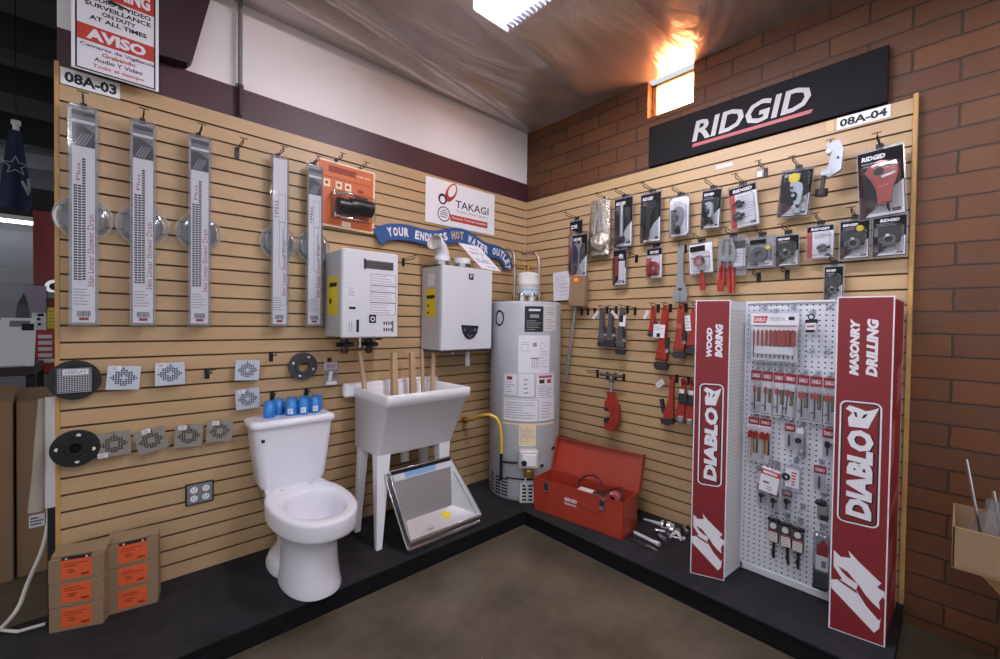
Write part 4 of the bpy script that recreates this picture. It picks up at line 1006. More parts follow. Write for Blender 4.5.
# loose metal pieces on the platform
LT = thing
def loose(name, l, cat, x, y, rz, f, grp='loose tool pieces beside the red toolbox'):
    o = thing(name, l, cat, (x, y, .0), rz, grp); b = MB(); f(b); b.build('metal_body', o); return o
def barf(b): b.cyl((0, -.085, .012), (0, .06, .012), .011, 'whitemetal', n=12); b.cyl((0, .06, .014), (0, .09, .014), .014, 'whitemetal', n=12); b.cyl((0, -.1, .012), (0, -.085, .012), .014, 'chrome', n=12)
loose('steel_bar', 'long pale steel bar lying nearest the red toolbox', 'tool', -.375, -1.43, R(172), barf)
def dief(b): b.slab([(-.06, -.02), (.06, -.015), (.065, .015), (-.055, .02)], 0, .008, 'darksteel'); [b.cyl((-.045 + k * .022, 0, .008), (-.045 + k * .022, 0, .012), .007, 'steel', n=8) for k in range(5)]
loose('flat_strip', 'dull flat metal strip in front of the pale steel bar', 'tool', -.445, -1.42, R(-102), dief)
def pinf(b): b.cyl((-.03, 0, .009), (.03, 0, .009), .009, 'steel', n=10); b.cyl((.03, 0, .009), (.045, 0, .009), .005, 'steel', n=10)
loose('short_pin', 'short steel pin nearest the platform edge', 'tool', -.45, -1.50, R(-100), pinf)
def vise(b):
    b.tube([(-.11, .03, .012), (-.06, .015, .014), (0, 0, .015)], [.006, .009, .014], 'whitemetal', 8); b.box(0, .07, -.03, .03, 0, .035, 'whitemetal', .008); b.box(.055, .085, -.045, .045, 0, .02, 'whitemetal', .005); b.disc(.03, .03, .012, -.034, .034, 'darksteel', 10)
loose('clamp_tool', 'silver clamp with a long thin tail near the slatwall', 'tool', -.135, -1.40, R(-70), vise)
def bitf(b): b.cyl((-.03, 0, .012), (.03, 0, .012), .012, 'toolsteel', n=10); b.box(-.03, -.01, -.015, .015, 0, .02, 'steel', .003)
loose('steel_block', 'stubby steel block right behind the pale bar end', 'tool', -.22, -1.44, R(-60), bitf)
loose('steel_block', 'stubby steel block nearest the platform middle among the loose pieces', 'tool', -.29, -1.49, R(-110), bitf)
def jawf(b):
    for a in (-25, 20): b.tube([(0, 0, .015), (.045 * math.cos(R(a)), .045 * math.sin(R(a)), .013), (.1 * math.cos(R(a * .8)), .1 * math.sin(R(a * .8)), .012)], [.014, .011, .008], 'whitemetal', 8)
    b.cyl((0, 0, 0), (0, 0, .03), .02, 'toolsteel', n=12)
loose('forked_jaw', 'forked steel jaw among the loose pieces by the red column', 'tool', -.15, -1.52, R(-160), jawf)
def hookf(b): b.tube([(-.04, 0, .01), (.0, .01, .012), (.03, 0, .012), (.05, -.025, .012)], .009, 'toolsteel', 8); b.box(-.06, -.035, -.012, .012, 0, .022, 'toolsteel', .004)
loose('hooked_piece', 'dull hooked piece closest to the slatwall behind the forked jaw', 'tool', -.05, -1.53, R(30), hookf)
loose('hooked_piece', 'dull hooked piece between the forked jaw and the steel blocks', 'tool', -.22, -1.54, R(110), hookf)
# ------------------------------------------------------------------ hand tools (drawn hanging, x across, z up, centred)
def sc(poly, k, dx=0, dz=0, fx=1): return [(x * k * fx + dx, z * k + dz) for x, z in poly]
def adj_wrench(b, h, m='toolsteel', head_up=False):
    s = 1 if head_up else -1
    hd = [(-.05, -.5), (.05, -.5), (.062, -.42), (.05, -.34), (.062, .16), (.1, .24), (.14, .34), (.12, .5), (.02, .5), (.01, .39), (-.02, .36), (-.06, .3), (-.075, .2), (-.062, .1), (-.05, -.34), (-.062, -.42)]
    b.prism([(x * h, z * h * s) for x, z in hd], -.014, 0, m)
    jw = [(-.0, .35), (-.0, .5), (-.09, .5), (-.13, .42), (-.12, .33), (-.07, .27), (-.03, .3)]
    b.prism([(x * h, z * h * s) for x, z in jw], -.0125, -.001, m)
    b.cyl((-.02 * h, -.014, .28 * h * s), (.04 * h, -.014, .28 * h * s), .022 * h, 'darksteel', n=8)
    b.disc(0, -.44 * h * s, .02 * h, -.0125, -.0115, 'ink', 10)
    b.prism([(x * h, z * h * s) for x, z in ((-.02, -.3), (.02, -.3), (.024, .1), (-.024, .1))], -.0135, -.012, 'darksteel')
def pliers(b, h, mh='red_tool', mj='toolsteel', spread=.1):
    for f in (-1, 1):
        b.prism(sc([(.02, .05), (.05, -.05), (spread + .02, -.3), (spread, -.5), (spread - .055, -.5), (spread - .05, -.3), (-.01, -.03)], h, fx=f), -.018, -.002, mh)
        b.prism(sc([(-.03, .02), (.06, .08), (.1, .2), (.085, .36), (.03, .5), (.005, .48), (.035, .34), (.03, .22), (-.04, .1)], h, fx=f), -.014 - (.002 * f), -.004, mj)
    b.disc(0, .06 * h, .03 * h, -.02, -.016, 'darksteel', 12)
def tube_cutter(b, h, m='toolsteel', mk='ink'):
    c = [(-.12, .45), (.08, .5), (.2, .42), (.24, .25), (.22, -.1), (.14, -.2), (.1, -.1), (.12, .08), (.04, .18), (-.05, .17), (-.1, .25)]
    b.prism(sc(c, h), -.03, -.004, m)
    b.prism(sc([(.04, -.12), (.22, -.1), (.2, -.24), (.06, -.24)], h), -.034, -.002, m)
    b.cyl((.13 * h, -.017, -.22 * h), (.13 * h, -.017, -.38 * h), .035 * h, 'darksteel', n=10); b.cyl((.13 * h, -.017, -.36 * h), (.13 * h, -.017, -.5 * h), .1 * h, mk, n=10)
    b.disc(.0, .06 * h, .055 * h, -.03, -.004, 'steel', 14); b.disc(-.06 * h, .3 * h, .05 * h, -.036, -.002, 'darksteel', 12)
def mini_cutter(b, h, m='castgrey'):
    b.ring(0, 0, .17 * h, .3 * h, -.026, -.004, m, 18); b.box(-.42 * h, -.2 * h, -.026, -.004, -.16 * h, .16 * h, m, .004); b.cyl((.25 * h, -.015, 0), (.5 * h, -.015, -.02 * h), .13 * h, 'ink', n=10); b.disc(-.05 * h, .25 * h, .09 * h, -.03, -.002, 'steel', 10); b.box(-.3 * h, .3 * h, -.02, -.004, -.36 * h, -.25 * h, m, .003)
def pvc_cutter(b, h, m='red_tool'):
    b.prism(sc([(-.2, .1), (-.3, .28), (-.2, .42), (-.02, .5), (.18, .42), (.26, .24), (.22, .05), (.14, -.15), (.12, -.42), (.02, -.5), (-.1, -.42), (-.12, -.15)], h), -.03, -.003, m)
    b.disc(-.06 * h, .26 * h, .09 * h, -.032, -.029, 'ink', 16); b.disc(.1 * h, .36 * h, .05 * h, -.033, -.03, 'ink', 12); b.prism(sc([(-.02, .1), (.2, .16), (.2, .2), (-.02, .15)], h), -.033, -.03, 'toolsteel'); b.prism(sc([(-.08, -.1), (.1, -.06), (.1, -.03), (-.08, -.06)], h), -.032, -.03, 'pinkprint')
def combo_wrench(b, h, m='steel'):
    b.prism(sc([(-.03, -.45), (.03, -.45), (.03, .28), (-.03, .28)], h), -.008, 0, m); b.ring(0, -.44 * h, .035 * h, .07 * h, -.01, 0, m, 14)
    b.prism(sc([(-.04, .22), (.04, .22), (.11, .33), (.1, .48), (.045, .5), (.05, .37), (-.05, .37), (-.045, .5), (-.1, .48), (-.11, .33)], h), -.01, 0, m)
def pipe_wrench(t, h, m='red_tool', w=.034):
    """jaw end down: handle, hook jaw, knurled nut as parts"""
    b = MB(); b.prism([(-w * .55, -.02), (w * .55, -.02), (w * .62, -h * .62), (w * 1.0, -h * .74), (w * .9, -h * .86), (-w * 1.1, -h * .86), (-w * .75, -h * .62)], -.03, -.008, m)
    b.prism([(-w * .3, -.05), (w * .3, -.05), (w * .36, -h * .6), (-w * .42, -h * .6)], -.034, -.03, m); b.ring(0, -.012, w * .22, w * .55, -.026, -.012, m, 14)
    b.box(-w * .9, w * 1.2, -.04, -.002, -h * .84, -h * .72, m, .004); b.build('handle', t)
    b = MB(); b.box(w * .75, w * 1.25, -.028, -.012, -h * .86, -h * .48, 'darksteel', .002)
    b.prism([(-w * 1.2, -h * .93), (-w * .9, -h * .88), (w * 1.1, -h * .88), (w * 1.5, -h * .92), (w * 1.2, -h * 1.0), (-w * .6, -h * 1.01), (-w * 1.1, -h * .97)], -.036, -.006, 'darksteel'); b.build('hook_jaw', t, 'dark steel hook jaw')
    b = MB(); b.cyl((w * 1.0, -.02, -h * .66), (w * 1.0, -.02, -h * .72), w * .42, 'toolsteel', n=12); b.build('knurled_nut', t)
def paper_tag(t, x, z, w, h, rot=0, y=-.04):
    b = MB(); b.M = Matrix.Translation((x, y, z)) @ Matrix.Rotation(R(rot), 4, 'Y'); b.box(-w / 2, w / 2, 0, .0006, -h, 0, 'paper'); b.lines(-w * .4, w * .4, -h * .9, -h * .1, 4, -.0004, 'greyink', .3); b.build('price_tag', t, 'white paper price tag')

# ------------------------------------------------------------------ packs on the right slatwall
def card_dark(b, w, h, yellow=False, red_left=False, maker=True, split=.5):
    b.box(-w / 2, w / 2, -.0015, 0, -h, 0, 'signboard')
    b.flat([(-w / 2 + w * .12, -h + .003), (w / 2 - .002, -h + .003), (w / 2 - .002, -h * split), (w * .18, -h * (split + .12))], -.002, 'paper')
    b.flat([(-w / 2 + .001, -h + .002), (-w / 2 + w * .12, -h + .003), (w * .0, -h * .82), (-w / 2 + .001, -h * .66)], -.002, 'maroon')
    if maker: b.text('RIDGID', -w * .42, w * .12, -h * .13, -h * .06, -.002, 'paper', bold=.05, shear=.15)
    b.lines(-w * .42, w * .2, -h * .24, -h * .15, 2, -.002, 'greyink', .35)
    b.rect(w * .22, w * .42, -h * .95, -h * .9, -.0025, 'maroon')
    if yellow: b.disc(w * .2, -h * .22, w * .13, -.012, -.002, 'yellow', 16)
    if red_left: b.rect(-w / 2, -w * .28, -h, -h * .14, -.0025, 'red')
def card_white(b, w, h):
    b.box(-w / 2, w / 2, -.0015, 0, -h, 0, 'paper'); b.rect(-w / 2, w / 2, -h * .16, 0, -.002, 'signboard'); b.text('RIDGID', -w * .36, w * .36, -h * .12, -h * .04, -.0025, 'paper', bold=.05, shear=.15)
    b.rect(-w / 2, -w * .3, -h, -h * .16, -.002, 'red'); b.lines(-w * .22, w * .4, -h * .4, -h * .22, 3, -.002, 'greyink', .3); b.rect(w * .2, w * .4, -h * .95, -h * .89, -.0025, 'maroon')
def pack(s, ztop, w, h, lab, cardf, toolf, bubble=None, roll=0, d=.055, cat='tool pack', hk=True, tool_name='tool', name='tool_pack', tl=None, hl=None, grp='carded tools on the right slatwall'):
    t = wall_thing('R', s, ztop, name, lab, cat, grp, d=d, roll=R(roll))
    b = MB(); cardf(b, w, h); b.build('card', t)
    if toolf:
        b = MB(); toolf(b); b.build(tool_name, t, tl)
    x0, x1, z0, z1, dep = bubble or (-w * .45, w * .45, -h * .95, -h * .2, .04)
    b = MB(); b.box(-w / 2 - .006, w / 2 + .006, .001, .003, -h - .008, .012, 'haze', 0); b.box(x0, x1, -dep, -.002, z0, z1, 'clear', .012)
    b.box(-w / 2 - .006, w / 2 + .006, -.004, .001, .0, .012, 'haze', .001); b.build('blister', t)
    b = MB(); b.box(-.014, .014, -.001, .001, .004, .032, 'black'); b.build('hang_tab', t)
    if hk: hook('R', s, ztop + .03, hl or ('black hook holding the ' + lab), .16)
    return t
def tf(f, dx, dz, *a):
    def g(b):
        b.M = Matrix.Translation((dx, -.004, dz)); f(b, *a); b.M = Matrix()
    return g
def tfr(f, dx, dz, rot, *a):
    def g(b):
        b.M = Matrix.Translation((dx, -.004, dz)) @ Matrix.Rotation(R(rot), 4, 'Y'); f(b, *a); b.M = Matrix()
    return g
D_ = lambda **k: (lambda b, w, h: card_dark(b, w, h, **k))
pack(-.587, 2.165, .12, .45, 'dark and red carded pliers hanging furthest into the corner', D_(red_left=True), tf(pliers, -.01, -.25, .34, 'maroon'), d=.03)
pack(-.668, 2.035, .14, .33, 'carded open-end wrench on dark blue hanging over the brown box', lambda b, w, h: (card_dark(b, w, h), b.rect(-w / 2 + .003, w * .1, -h * .6, -h * .2, -.0022, 'navy')), tf(combo_wrench, .0, -.17, .27), d=.085)
t = wall_thing('R', -.834, 2.283, 'foil_bag', 'crinkled clear and foil bag with shiny chrome parts, two packs from the corner', 'bag', d=.05)
b = MB(); rings = []
for k in range(9):
    z = -.42 + .42 * k / 8; wv = .095 * (1 - .12 * abs(k - 4) / 4); rings.append([(wv * math.cos(a) * (1 + .04 * math.sin(5 * a + k)), .022 * math.sin(a) * (.4 + .6 * (1 - k / 9)) - .008, z + .006 * math.sin(7 * a)) for a in [2 * PI * j / 18 for j in range(18)]])
b.loft(rings, 'foil'); b.build('bag', t)
b = MB(); b.loft([[(.01 + rx * math.cos(a) * (1 + .12 * math.sin(3 * a)), y, -.32 + rx * .9 * math.sin(a) * (1 + .1 * math.cos(5 * a))) for a in [2 * PI * j / 22 for j in range(22)]] for rx, y in ((.08, -.03), (.085, -.045), (.05, -.062), (.02, -.066))], 'crumple_chrome'); b.cyl((.02, -.04, -.26), (.005, -.035, -.04), .014, 'chrome', n=12); b.cyl((-.03, -.04, -.26), (.0, -.035, -.07), .009, 'chrome', n=10); b.build('chrome_parts', t, 'shiny chrome disc and rods')
hook('R', -.834, 2.31, 'black hook holding the crinkled foil bag', .1)
pack(-1.032, 2.255, .145, .35, 'carded long tool on black beside the foil bag', D_(), lambda b: (b.cyl((-.005, -.015, -.3), (-.005, -.015, -.05), .014, 'toolsteel', n=10), b.box(-.03, .02, -.03, -.004, -.32, -.28, 'darksteel', .004)))
pack(-1.245, 2.245, .145, .335, 'carded grey hand tool on black, third dark card from the corner', D_(), lambda b: (tfr(adj_wrench, -.005, -.18, 8, .26, 'darksteel', True)(b)))
pack(-1.446, 2.18, .125, .255, 'carded silver tool with a rounded white top', lambda b, w, h: (b.prism(b.rrect(-w / 2, w / 2, -h, 0, .03), -.0015, 0, 'paper'), b.flat([(-w / 2 + .005, -h * .95), (w * .1, -h * .95), (-w * .1, -h * .3), (-w / 2 + .005, -h * .3)], -.002, 'grey'), b.lines(-w * .3, w * .35, -h * .2, -h * .1, 2, -.002, 'greyink', .4)), tfr(tube_cutter, -.01, -.15, 10, .17, 'toolsteel'))
pack(-1.651, 2.18, .11, .235, 'small carded tube cutter on black under the pale wall patch', D_(), tf(tube_cutter, -.01, -.14, .13, 'sheen_plate'), roll=2)
pack(-1.821, 2.165, .145, .24, 'tilted white card with a red left edge in the top row', lambda b, w, h: (card_white(b, w, h), b.lines(-.01, w * .42, -h * .8, -h * .4, 6, -.002, 'greyink', .2)), lambda b: (tf(mini_cutter, -.03, -.17, .07)(b), tf(mini_cutter, -.02, -.1, .06, 'darksteel')(b)), roll=-6)
t = wall_thing('R', -1.93, 2.235, 'hang_tag', 'tiny clear and white tag alone on a top row hook', 'tag', d=.11)
b = MB(); b.box(-.016, .016, -.002, 0, -.052, 0, 'haze', .001); b.box(-.012, .012, -.003, -.002, -.05, -.02, 'paper'); b.build('tag', t)
hook('R', -1.93, 2.25, 'black hook holding the tiny lone tag', .13)
pack(-2.099, 2.19, .14, .245, 'clear packed silver pipe cutter with a yellow dot in the top row', D_(yellow=False), lambda b: (tf(tube_cutter, .0, -.15, .17, 'sheen_plate', 'sheen_plate')(b), b.disc(-.005, -.045, .026, -.03, -.02, 'yellow', 18)), roll=5, bubble=(-.065, .065, -.24, -.01, .05))
t = wall_thing('R', -2.255, 2.255, 'pipe_cutter', 'bare silver pipe cutter with a black knob hanging in the top row', 'pipe cutter', d=.09, roll=R(2))
b = MB(); b.prism([(-.025, .02), (.03, .03), (.05, -.02), (.045, -.12), (.0, -.15), (-.035, -.13), (-.01, -.1), (.0, -.03)], -.03, 0, 'sheen_plate'); b.box(-.04, .01, -.034, .004, -.14, -.11, 'sheen_plate', .004); b.disc(-.01, -.02, .014, -.036, .006, 'steel', 12); b.disc(.03, -.06, .006, -.032, .002, 'ink', 10); b.build('frame', t)
b = MB(); b.cyl((-.025, -.015, -.13), (-.03, -.015, -.21), .009, 'darksteel', n=10); b.build('screw', t)
b = MB(); b.cyl((-.031, -.015, -.205), (-.033, -.015, -.24), .028, 'black', n=14); b.build('knob', t, 'black knob')
hook('R', -2.245, 2.285, 'black hook holding the bare silver pipe cutter', .09)
pack(-2.434, 2.205, .165, .325, 'largest pack: orange-red plastic pipe cutter on a dark card', D_(), tf(pvc_cutter, .01, -.17, .22), roll=-3, d=.06)
# second row
def small_red(b): b.box(-.035, -.012, -.02, -.004, -.19, -.05, 'red_tool', .004); b.cyl((.015, -.02, -.05), (.03, -.02, -.05), .018, 'white', n=12); b.box(-.005, .045, -.006, -.004, -.22, -.08, 'paper')
pack(-1.01, 1.88, .105, .255, 'narrow card with a red stick below the black long-tool card', D_(maker=False), small_red)
pack(-1.279, 1.86, .105, .2, 'carded red ring below a black header', lambda b, w, h: (b.box(-w / 2, w / 2, -.0015, 0, -h, 0, 'paper'), b.rect(-w / 2, w / 2, -h * .22, 0, -.002, 'signboard'), b.text('RIDGID', -w * .3, w * .3, -h * .16, -h * .07, -.0025, 'paper', bold=.04), b.rect(-w / 2, -w * .2, -h, -h * .3, -.002, 'pinkprint')), lambda b: (b.ring(.0, -.13, .02, .042, -.03, -.004, 'red_tool', 18), b.box(-.04, .04, -.02, -.004, -.18, -.165, 'red_tool', .003)))
t = wall_thing('R', -1.468, 1.85, 'adjustable_wrench', 'bare grey adjustable wrench hanging head down in the second row', 'wrench', d=.06)
b = MB(); b.M = Matrix.Translation((0, 0, -.175)); adj_wrench(b, .37); b.build('wrench', t)
hook('R', -1.468, 1.86, 'black hook holding the bare grey adjustable wrench', .09)
def card_clear(b, w, h): b.box(-w / 2, w / 2, -.0015, 0, -h, 0, 'paper'); b.rect(-w / 2 + .004, w * .2, -h * .26, -h * .06, -.002, 'signboard'); b.rect(-w * .45, w * .4, -h * .5, -h * .44, -.002, 'greyink'); b.lines(-w * .1, w * .42, -h * .9, -h * .6, 4, -.002, 'greyink', .3)
pack(-1.587, 1.855, .14, .185, 'clear white card whose short red handles stick out below', card_clear, lambda b: (tf(pliers, .01, -.19, .22, 'red_tool', 'steel', .06)(b), b.ring(-.005, -.11, .02, .035, -.02, -.015, 'pinkprint', 16)), roll=-3, bubble=(-.055, .06, -.18, -.05, .035))
def card_lean(b, w, h): b.box(.0, w / 2, -.0015, 0, -h * .78, -.02, 'paper'); b.rect(.0, w / 2, -h * .3, -.02, -.002, 'darkgrey'); b.lines(.012, w * .45, -h * .7, -h * .4, 4, -.002, 'greyink', .3)
pack(-1.773, 1.865, .15, .22, 'two long red handled pliers side by side in a clear pack', card_lean, lambda b: (tfr(pliers, -.045, -.16, 4, .32, 'red_tool', 'steel', .045)(b), tfr(pliers, .0, -.165, -3, .33, 'red_tool', 'toolsteel', .045)(b)), bubble=(-.075, .075, -.19, -.01, .04))
pack(-1.93, 1.845, .13, .165, 'pale pack with a round grey cutter and yellow mark', lambda b, w, h: (b.box(-w / 2, w / 2, -.0015, 0, -h, 0, 'greyink'), b.rect(-w * .45, w * .2, -h * .22, -h * .04, -.002, 'signboard'), b.disc(w * .28, -h * .35, .012, -.01, -.002, 'yellow', 12), b.rect(-w * .1, w * .45, -h * .97, -h * .8, -.002, 'paper')), lambda b: (b.ring(-.005, -.095, .018, .042, -.03, -.004, 'castgrey', 22), b.box(-.06, -.03, -.025, -.004, -.13, -.04, 'grey', .006)))
pack(-2.058, 1.84, .105, .165, 'black carded mini cutter beside the pale round-cutter pack', D_(), tf(mini_cutter, .0, -.1, .075))
pack(-2.206, 1.87, .112, .165, 'white carded mini cutter with a black header and red edge', card_white, tf(mini_cutter, .015, -.115, .06))
pack(-2.347, 1.875, .112, .188, 'black carded mini cutter with a small yellow dot', D_(yellow=True), tf(mini_cutter, .0, -.115, .085))
pack(-2.478, 1.875, .118, .188, 'black carded mini cutter at the slatwall end below the largest pack', lambda b, w, h: (card_dark(b, w, h, maker=False), b.text('RIDGID', -w * .3, w * .3, -h * .13, -h * .05, -.002, 'paper', bold=.05, shear=.15)), tf(mini_cutter, .0, -.115, .085))
pack(-2.268, 1.65, .075, .185, 'small black carded cutter peeking over the red and white display', D_(), tf(mini_cutter, .0, -.12, .055))
hook('R', -1.907, 1.64, 'empty black hook under the pale round-cutter pack', .11)
hook('R', -2.05, 1.645, 'empty black hook under the black mini cutter card', .11)
hook('R', -1.115, 1.83, 'empty black hook between the narrow card and the red ring card', .1)
b = MB()
t = wall_thing('R', -1.70, 2.335, 'wall_scuff', 'pale rubbed tape strip on the slatwall above the tilted white card', 'tape', d=.001)
b.box(-.05, .05, -.0006, 0, -.012, .012, 'offwhite'); b.build('strip', t)

# ------------------------------------------------------------------ bare tools on the lower rows
for s, l in ((-.70, 'empty black hook behind the thin metal rod'), (-.765, 'empty black hook between the rod and the grey wrenches'), (-1.112, 'empty black hook right of the grey wrenches'), (-.64, 'empty black hook under the brown box')):
    hook('R', s, 1.45, l, .11)
for i, (s, h, l) in enumerate(((-.875, .285, 'grey pipe wrench nearest the corner of the grey three'), (-.955, .285, 'grey pipe wrench in the middle of the grey three'), (-1.05, .335, 'longest grey pipe wrench with a black and white tag'))):
    t = wall_thing('R', s, 1.452, 'pipe_wrench', l, 'wrench', 'grey pipe wrenches', d=.05, roll=R((-1, 1, 3)[i]))
    pipe_wrench(t, h, 'castgrey', .03)
    if i == 2:
        b = MB(); b.box(-.005, .045, -.046, -.045, -.13, -.05, 'paper'); b.rect(-.005, .025, -.1, -.05, -.0465, 'ink'); b.build('price_tag', t, 'black and white tag')
    else: paper_tag(t, -.025 + .04 * i, -.02, .022, .07, (40, -45)[i])
    hook('R', s, 1.46, 'black hook holding the ' + l, .1)
RW_ = [(-1.288, 1.46, .205, .024, 'short red pipe wrench left of the long one', 2), (-1.375, 1.462, .43, .036, 'longest red pipe wrench with a large white tag', 4), (-1.48, 1.46, .34, .034, 'medium red pipe wrench right of the longest one', 2), (-1.567, 1.445, .285, .034, 'red pipe wrench partly behind the red display column', 2)]
for s, z, h, w_, l, rl in RW_:
    t = wall_thing('R', s, z, 'pipe_wrench', l, 'wrench', 'red pipe wrenches', d=.05, roll=R(rl)); pipe_wrench(t, h, 'red_tool', w_)
    if 'large' in l:
        b = MB(); b.box(-.06, .02, -.046, -.045, -.215, -.125, 'paper'); b.lines(-.055, .01, -.17, -.13, 3, -.0465, 'greyink', .3); b.rect(-.035, -.01, -.21, -.185, -.0465, 'ink'); b.build('price_tag', t, 'large white tag with a dark square code'.replace('code', 'mark'))
    if 'medium' in l:
        b = MB(); b.rect(-.018, .016, -.145, -.115, -.036, 'pinkprint'); b.build('paper_band', t); paper_tag(t, .05, -.06, .035, .1, -8)
    if 'short' in l: paper_tag(t, -.03, -.03, .022, .06, 25)
    hook('R', s, 1.468, 'black hook holding the ' + l, .1)
# lower trio of red wrenches
t = wall_thing('R', -1.43, .985, 'pipe_wrench', 'red angled pipe wrench with open hook jaw in the lower row', 'wrench', 'lower red wrenches', d=.05, roll=R(3))
b = MB(); b.prism([(-.012, 0), (.012, 0), (.02, -.16), (.03, -.26), (-.035, -.29), (-.04, -.24), (-.012, -.15)], -.03, -.006, 'red_tool'); b.ring(0, -.004, .006, .018, -.026, -.01, 'red_tool', 12); b.build('handle', t)
b = MB(); b.prism([(-.055, -.29), (.03, -.265), (.035, -.3), (-.01, -.325), (-.05, -.315)], -.034, -.004, 'darksteel'); b.prism([(-.075, -.16), (-.055, -.15), (-.03, -.24), (-.05, -.25)], -.028, -.008, 'darksteel'); b.build('hook_jaw', t, 'dark hook jaw')
paper_tag(t, -.05, -.03, .035, .06, 50)
hook('R', -1.43, .99, 'black hook holding the red angled pipe wrench', .1)
for s, h, l in ((-1.508, .27, 'red chain wrench between the angled one and the red column'), (-1.567, .28, 'red wrench with a dark head half hidden by the red column')):
    t = wall_thing('R', s, .975, 'chain_wrench', l, 'wrench', 'lower red wrenches', d=.05, roll=R(4)); b = MB(); b.prism([(-.012, 0), (.012, 0), (.022, -h * .6), (.025, -h * .9), (-.03, -h * .9), (-.025, -h * .6)], -.026, -.006, 'red_tool'); b.ring(0, -.004, .008, .02, -.026, -.008, 'red_tool', 14); b.build('handle', t)
    b = MB(); b.box(-.02, .04, -.04, -.004, -h * .55, -h * .3, 'darksteel', .006); b.build('chain_block', t, 'dark steel block'); b = MB(); b.box(-.01, .025, -.046, -.002, -h, -h * .86, 'toolsteel', .004); b.build('jaw_end', t, 'grey steel end')
    b = MB(); b.box(-.014, .016, -.042, -.0405, -h * .3, -h * .2, 'paper'); b.build('price_tag', t)
    hook('R', s, .985, 'black hook holding the ' + l, .1)
# threaded cutter hanging from a bar
t = wall_thing('R', -.975, .955, 'tubing_cutter', 'red heavy pipe cutter hanging by its grey tee handle in the lower row', 'pipe cutter', d=.07)
b = MB(); b.cyl((-.1, -.01, 0), (.09, -.01, 0), .013, 'castgrey', n=12); b.cyl((0, -.01, 0), (0, -.01, -.13), .013, 'toolsteel', n=12); b.cyl((0, -.01, -.02), (0, -.01, -.05), .02, 'castgrey', n=12); b.build('tee_handle', t, 'grey steel tee handle')
b = MB(); b.prism([(-.02, -.12), (.022, -.12), (.04, -.17), (.068, -.22), (.075, -.3), (.06, -.37), (.02, -.41), (-.03, -.4), (-.045, -.36), (-.01, -.35), (.01, -.3), (.0, -.25), (-.04, -.235), (-.045, -.2), (-.02, -.18)], -.035, .01, 'red_tool'); b.disc(.028, -.24, .012, -.04, -.034, 'orange_dark', 12); b.disc(.04, -.32, .012, -.04, -.034, 'orange_dark', 12); b.build('frame', t)
b = MB(); b.disc(-.03, -.34, .02, -.03, .005, 'darksteel', 16); b.disc(-.03, -.25, .018, -.03, .005, 'darksteel', 16); b.build('cutting_wheel', t)
for s, l in ((-.89, 'short black hook under the corner end of the grey tee handle'), (-.96, 'short black hook under the middle of the grey tee handle'), (-1.03, 'short black hook under the far end of the grey tee handle')): hook('R', s, .955, l, .07, False)
hook('R', -.80, .965, 'long bare wire hook beside the grey tee handle', .12)
# paper, brown box and rod at the corner end
t = wall_thing('R', -.474, 1.65, 'paper_sheet', 'handwritten white sheet tacked up between tank heater and brown box', 'sheet', d=.03, roll=R(-3))
b = MB(); b.box(-.115, .115, -.001, 0, -.12, .12, 'paper'); b.lines(-.085, .06, -.04, .09, 7, -.0014, 'greyink', .12); b.lines(-.04, .08, -.09, .03, 4, -.0014, 'greyink', .12); b.build('sheet', t)
t = wall_thing('R', -.672, 1.605, 'brown_box', 'small brown cardboard box with an orange dot hanging below the open-end wrench card', 'box', d=.07, roll=R(3))
b = MB(); b.box(-.075, .075, -.05, -.005, -.13, .11, 'cardboard', .003); b.build('box_body', t)
b = MB(); b.disc(-.01, .075, .025, -.0515, -.05, 'orange_label', 18, .035); b.disc(-.01, .075, .013, -.052, -.0515, 'yellow', 12, .02); b.build('dot_sticker', t, 'orange round sticker')
t = wall_thing('R', -.625, 1.47, 'metal_rod', 'thin grey metal rod hanging below the brown box', 'rod', d=.07, roll=R(8))
b = MB(); b.cyl((0, 0, 0), (0, 0, -.61), .011, 'toolsteel', n=12); b.cyl((0, 0, -.58), (0, 0, -.61), .014, 'toolsteel', n=12); b.cyl((0, 0, .0), (0, 0, -.04), .015, 'toolsteel', n=12); b.build('rod', t)

# ------------------------------------------------------------------ red and white tool display
t = thing('tool_display', 'tall red and white pegboard display with two red lettered columns', 'display stand', (0, -1.7, 0), -PI / 2)
HT = 1.47
def column(poly, side):
    b = MB(); b.slab(poly, 0, HT - .002, 'pegwhite'); return b
b = column([(.055, -.50), (.2, -.44), (.217, -.243), (.217, -.06), (.045, -.06)], 0)
for k in range(70): b.add([(.2027 + .0, -.425, .03 + k * .02), (.2182, -.26, .03 + k * .02), (.2182, -.26, .044 + k * .02), (.2027, -.425, .044 + k * .02)], [(0, 1, 2, 3)], 'offwhite')
lc = b.build('side_column', t, 'white column with a ribbed inner face')
b = column([(.655, -.455), (.828, -.428), (.838, -.05), (.62, -.05), (.612, -.24)], 1)
rc = b.build('side_column', t)
b = MB(); b.add([(.8292, -.418, .004), (.8385, -.075, .004), (.8385, -.075, HT - .01), (.8292, -.418, HT - .01)], [(0, 1, 2, 3)], 'red_print')
for z0, z1, u0, u1 in ((.2, .42, .0, .5), (.5, .62, .2, .9), (.7, .95, 0, .4), (.98, 1.2, .5, 1), (.1, .25, .5, 1)):
    p = lambda u: (.8292 + .0093 * u + .0005, -.418 + .343 * u)
    b.add([(*p(u0), z0), (*p(u1), z0 + .06), (*p(u1), z1), (*p(u0), z1 - .05)], [(0, 1, 2, 3)], 'pinkprint')
b.build('side_print', rc, 'red side face with pale patches')
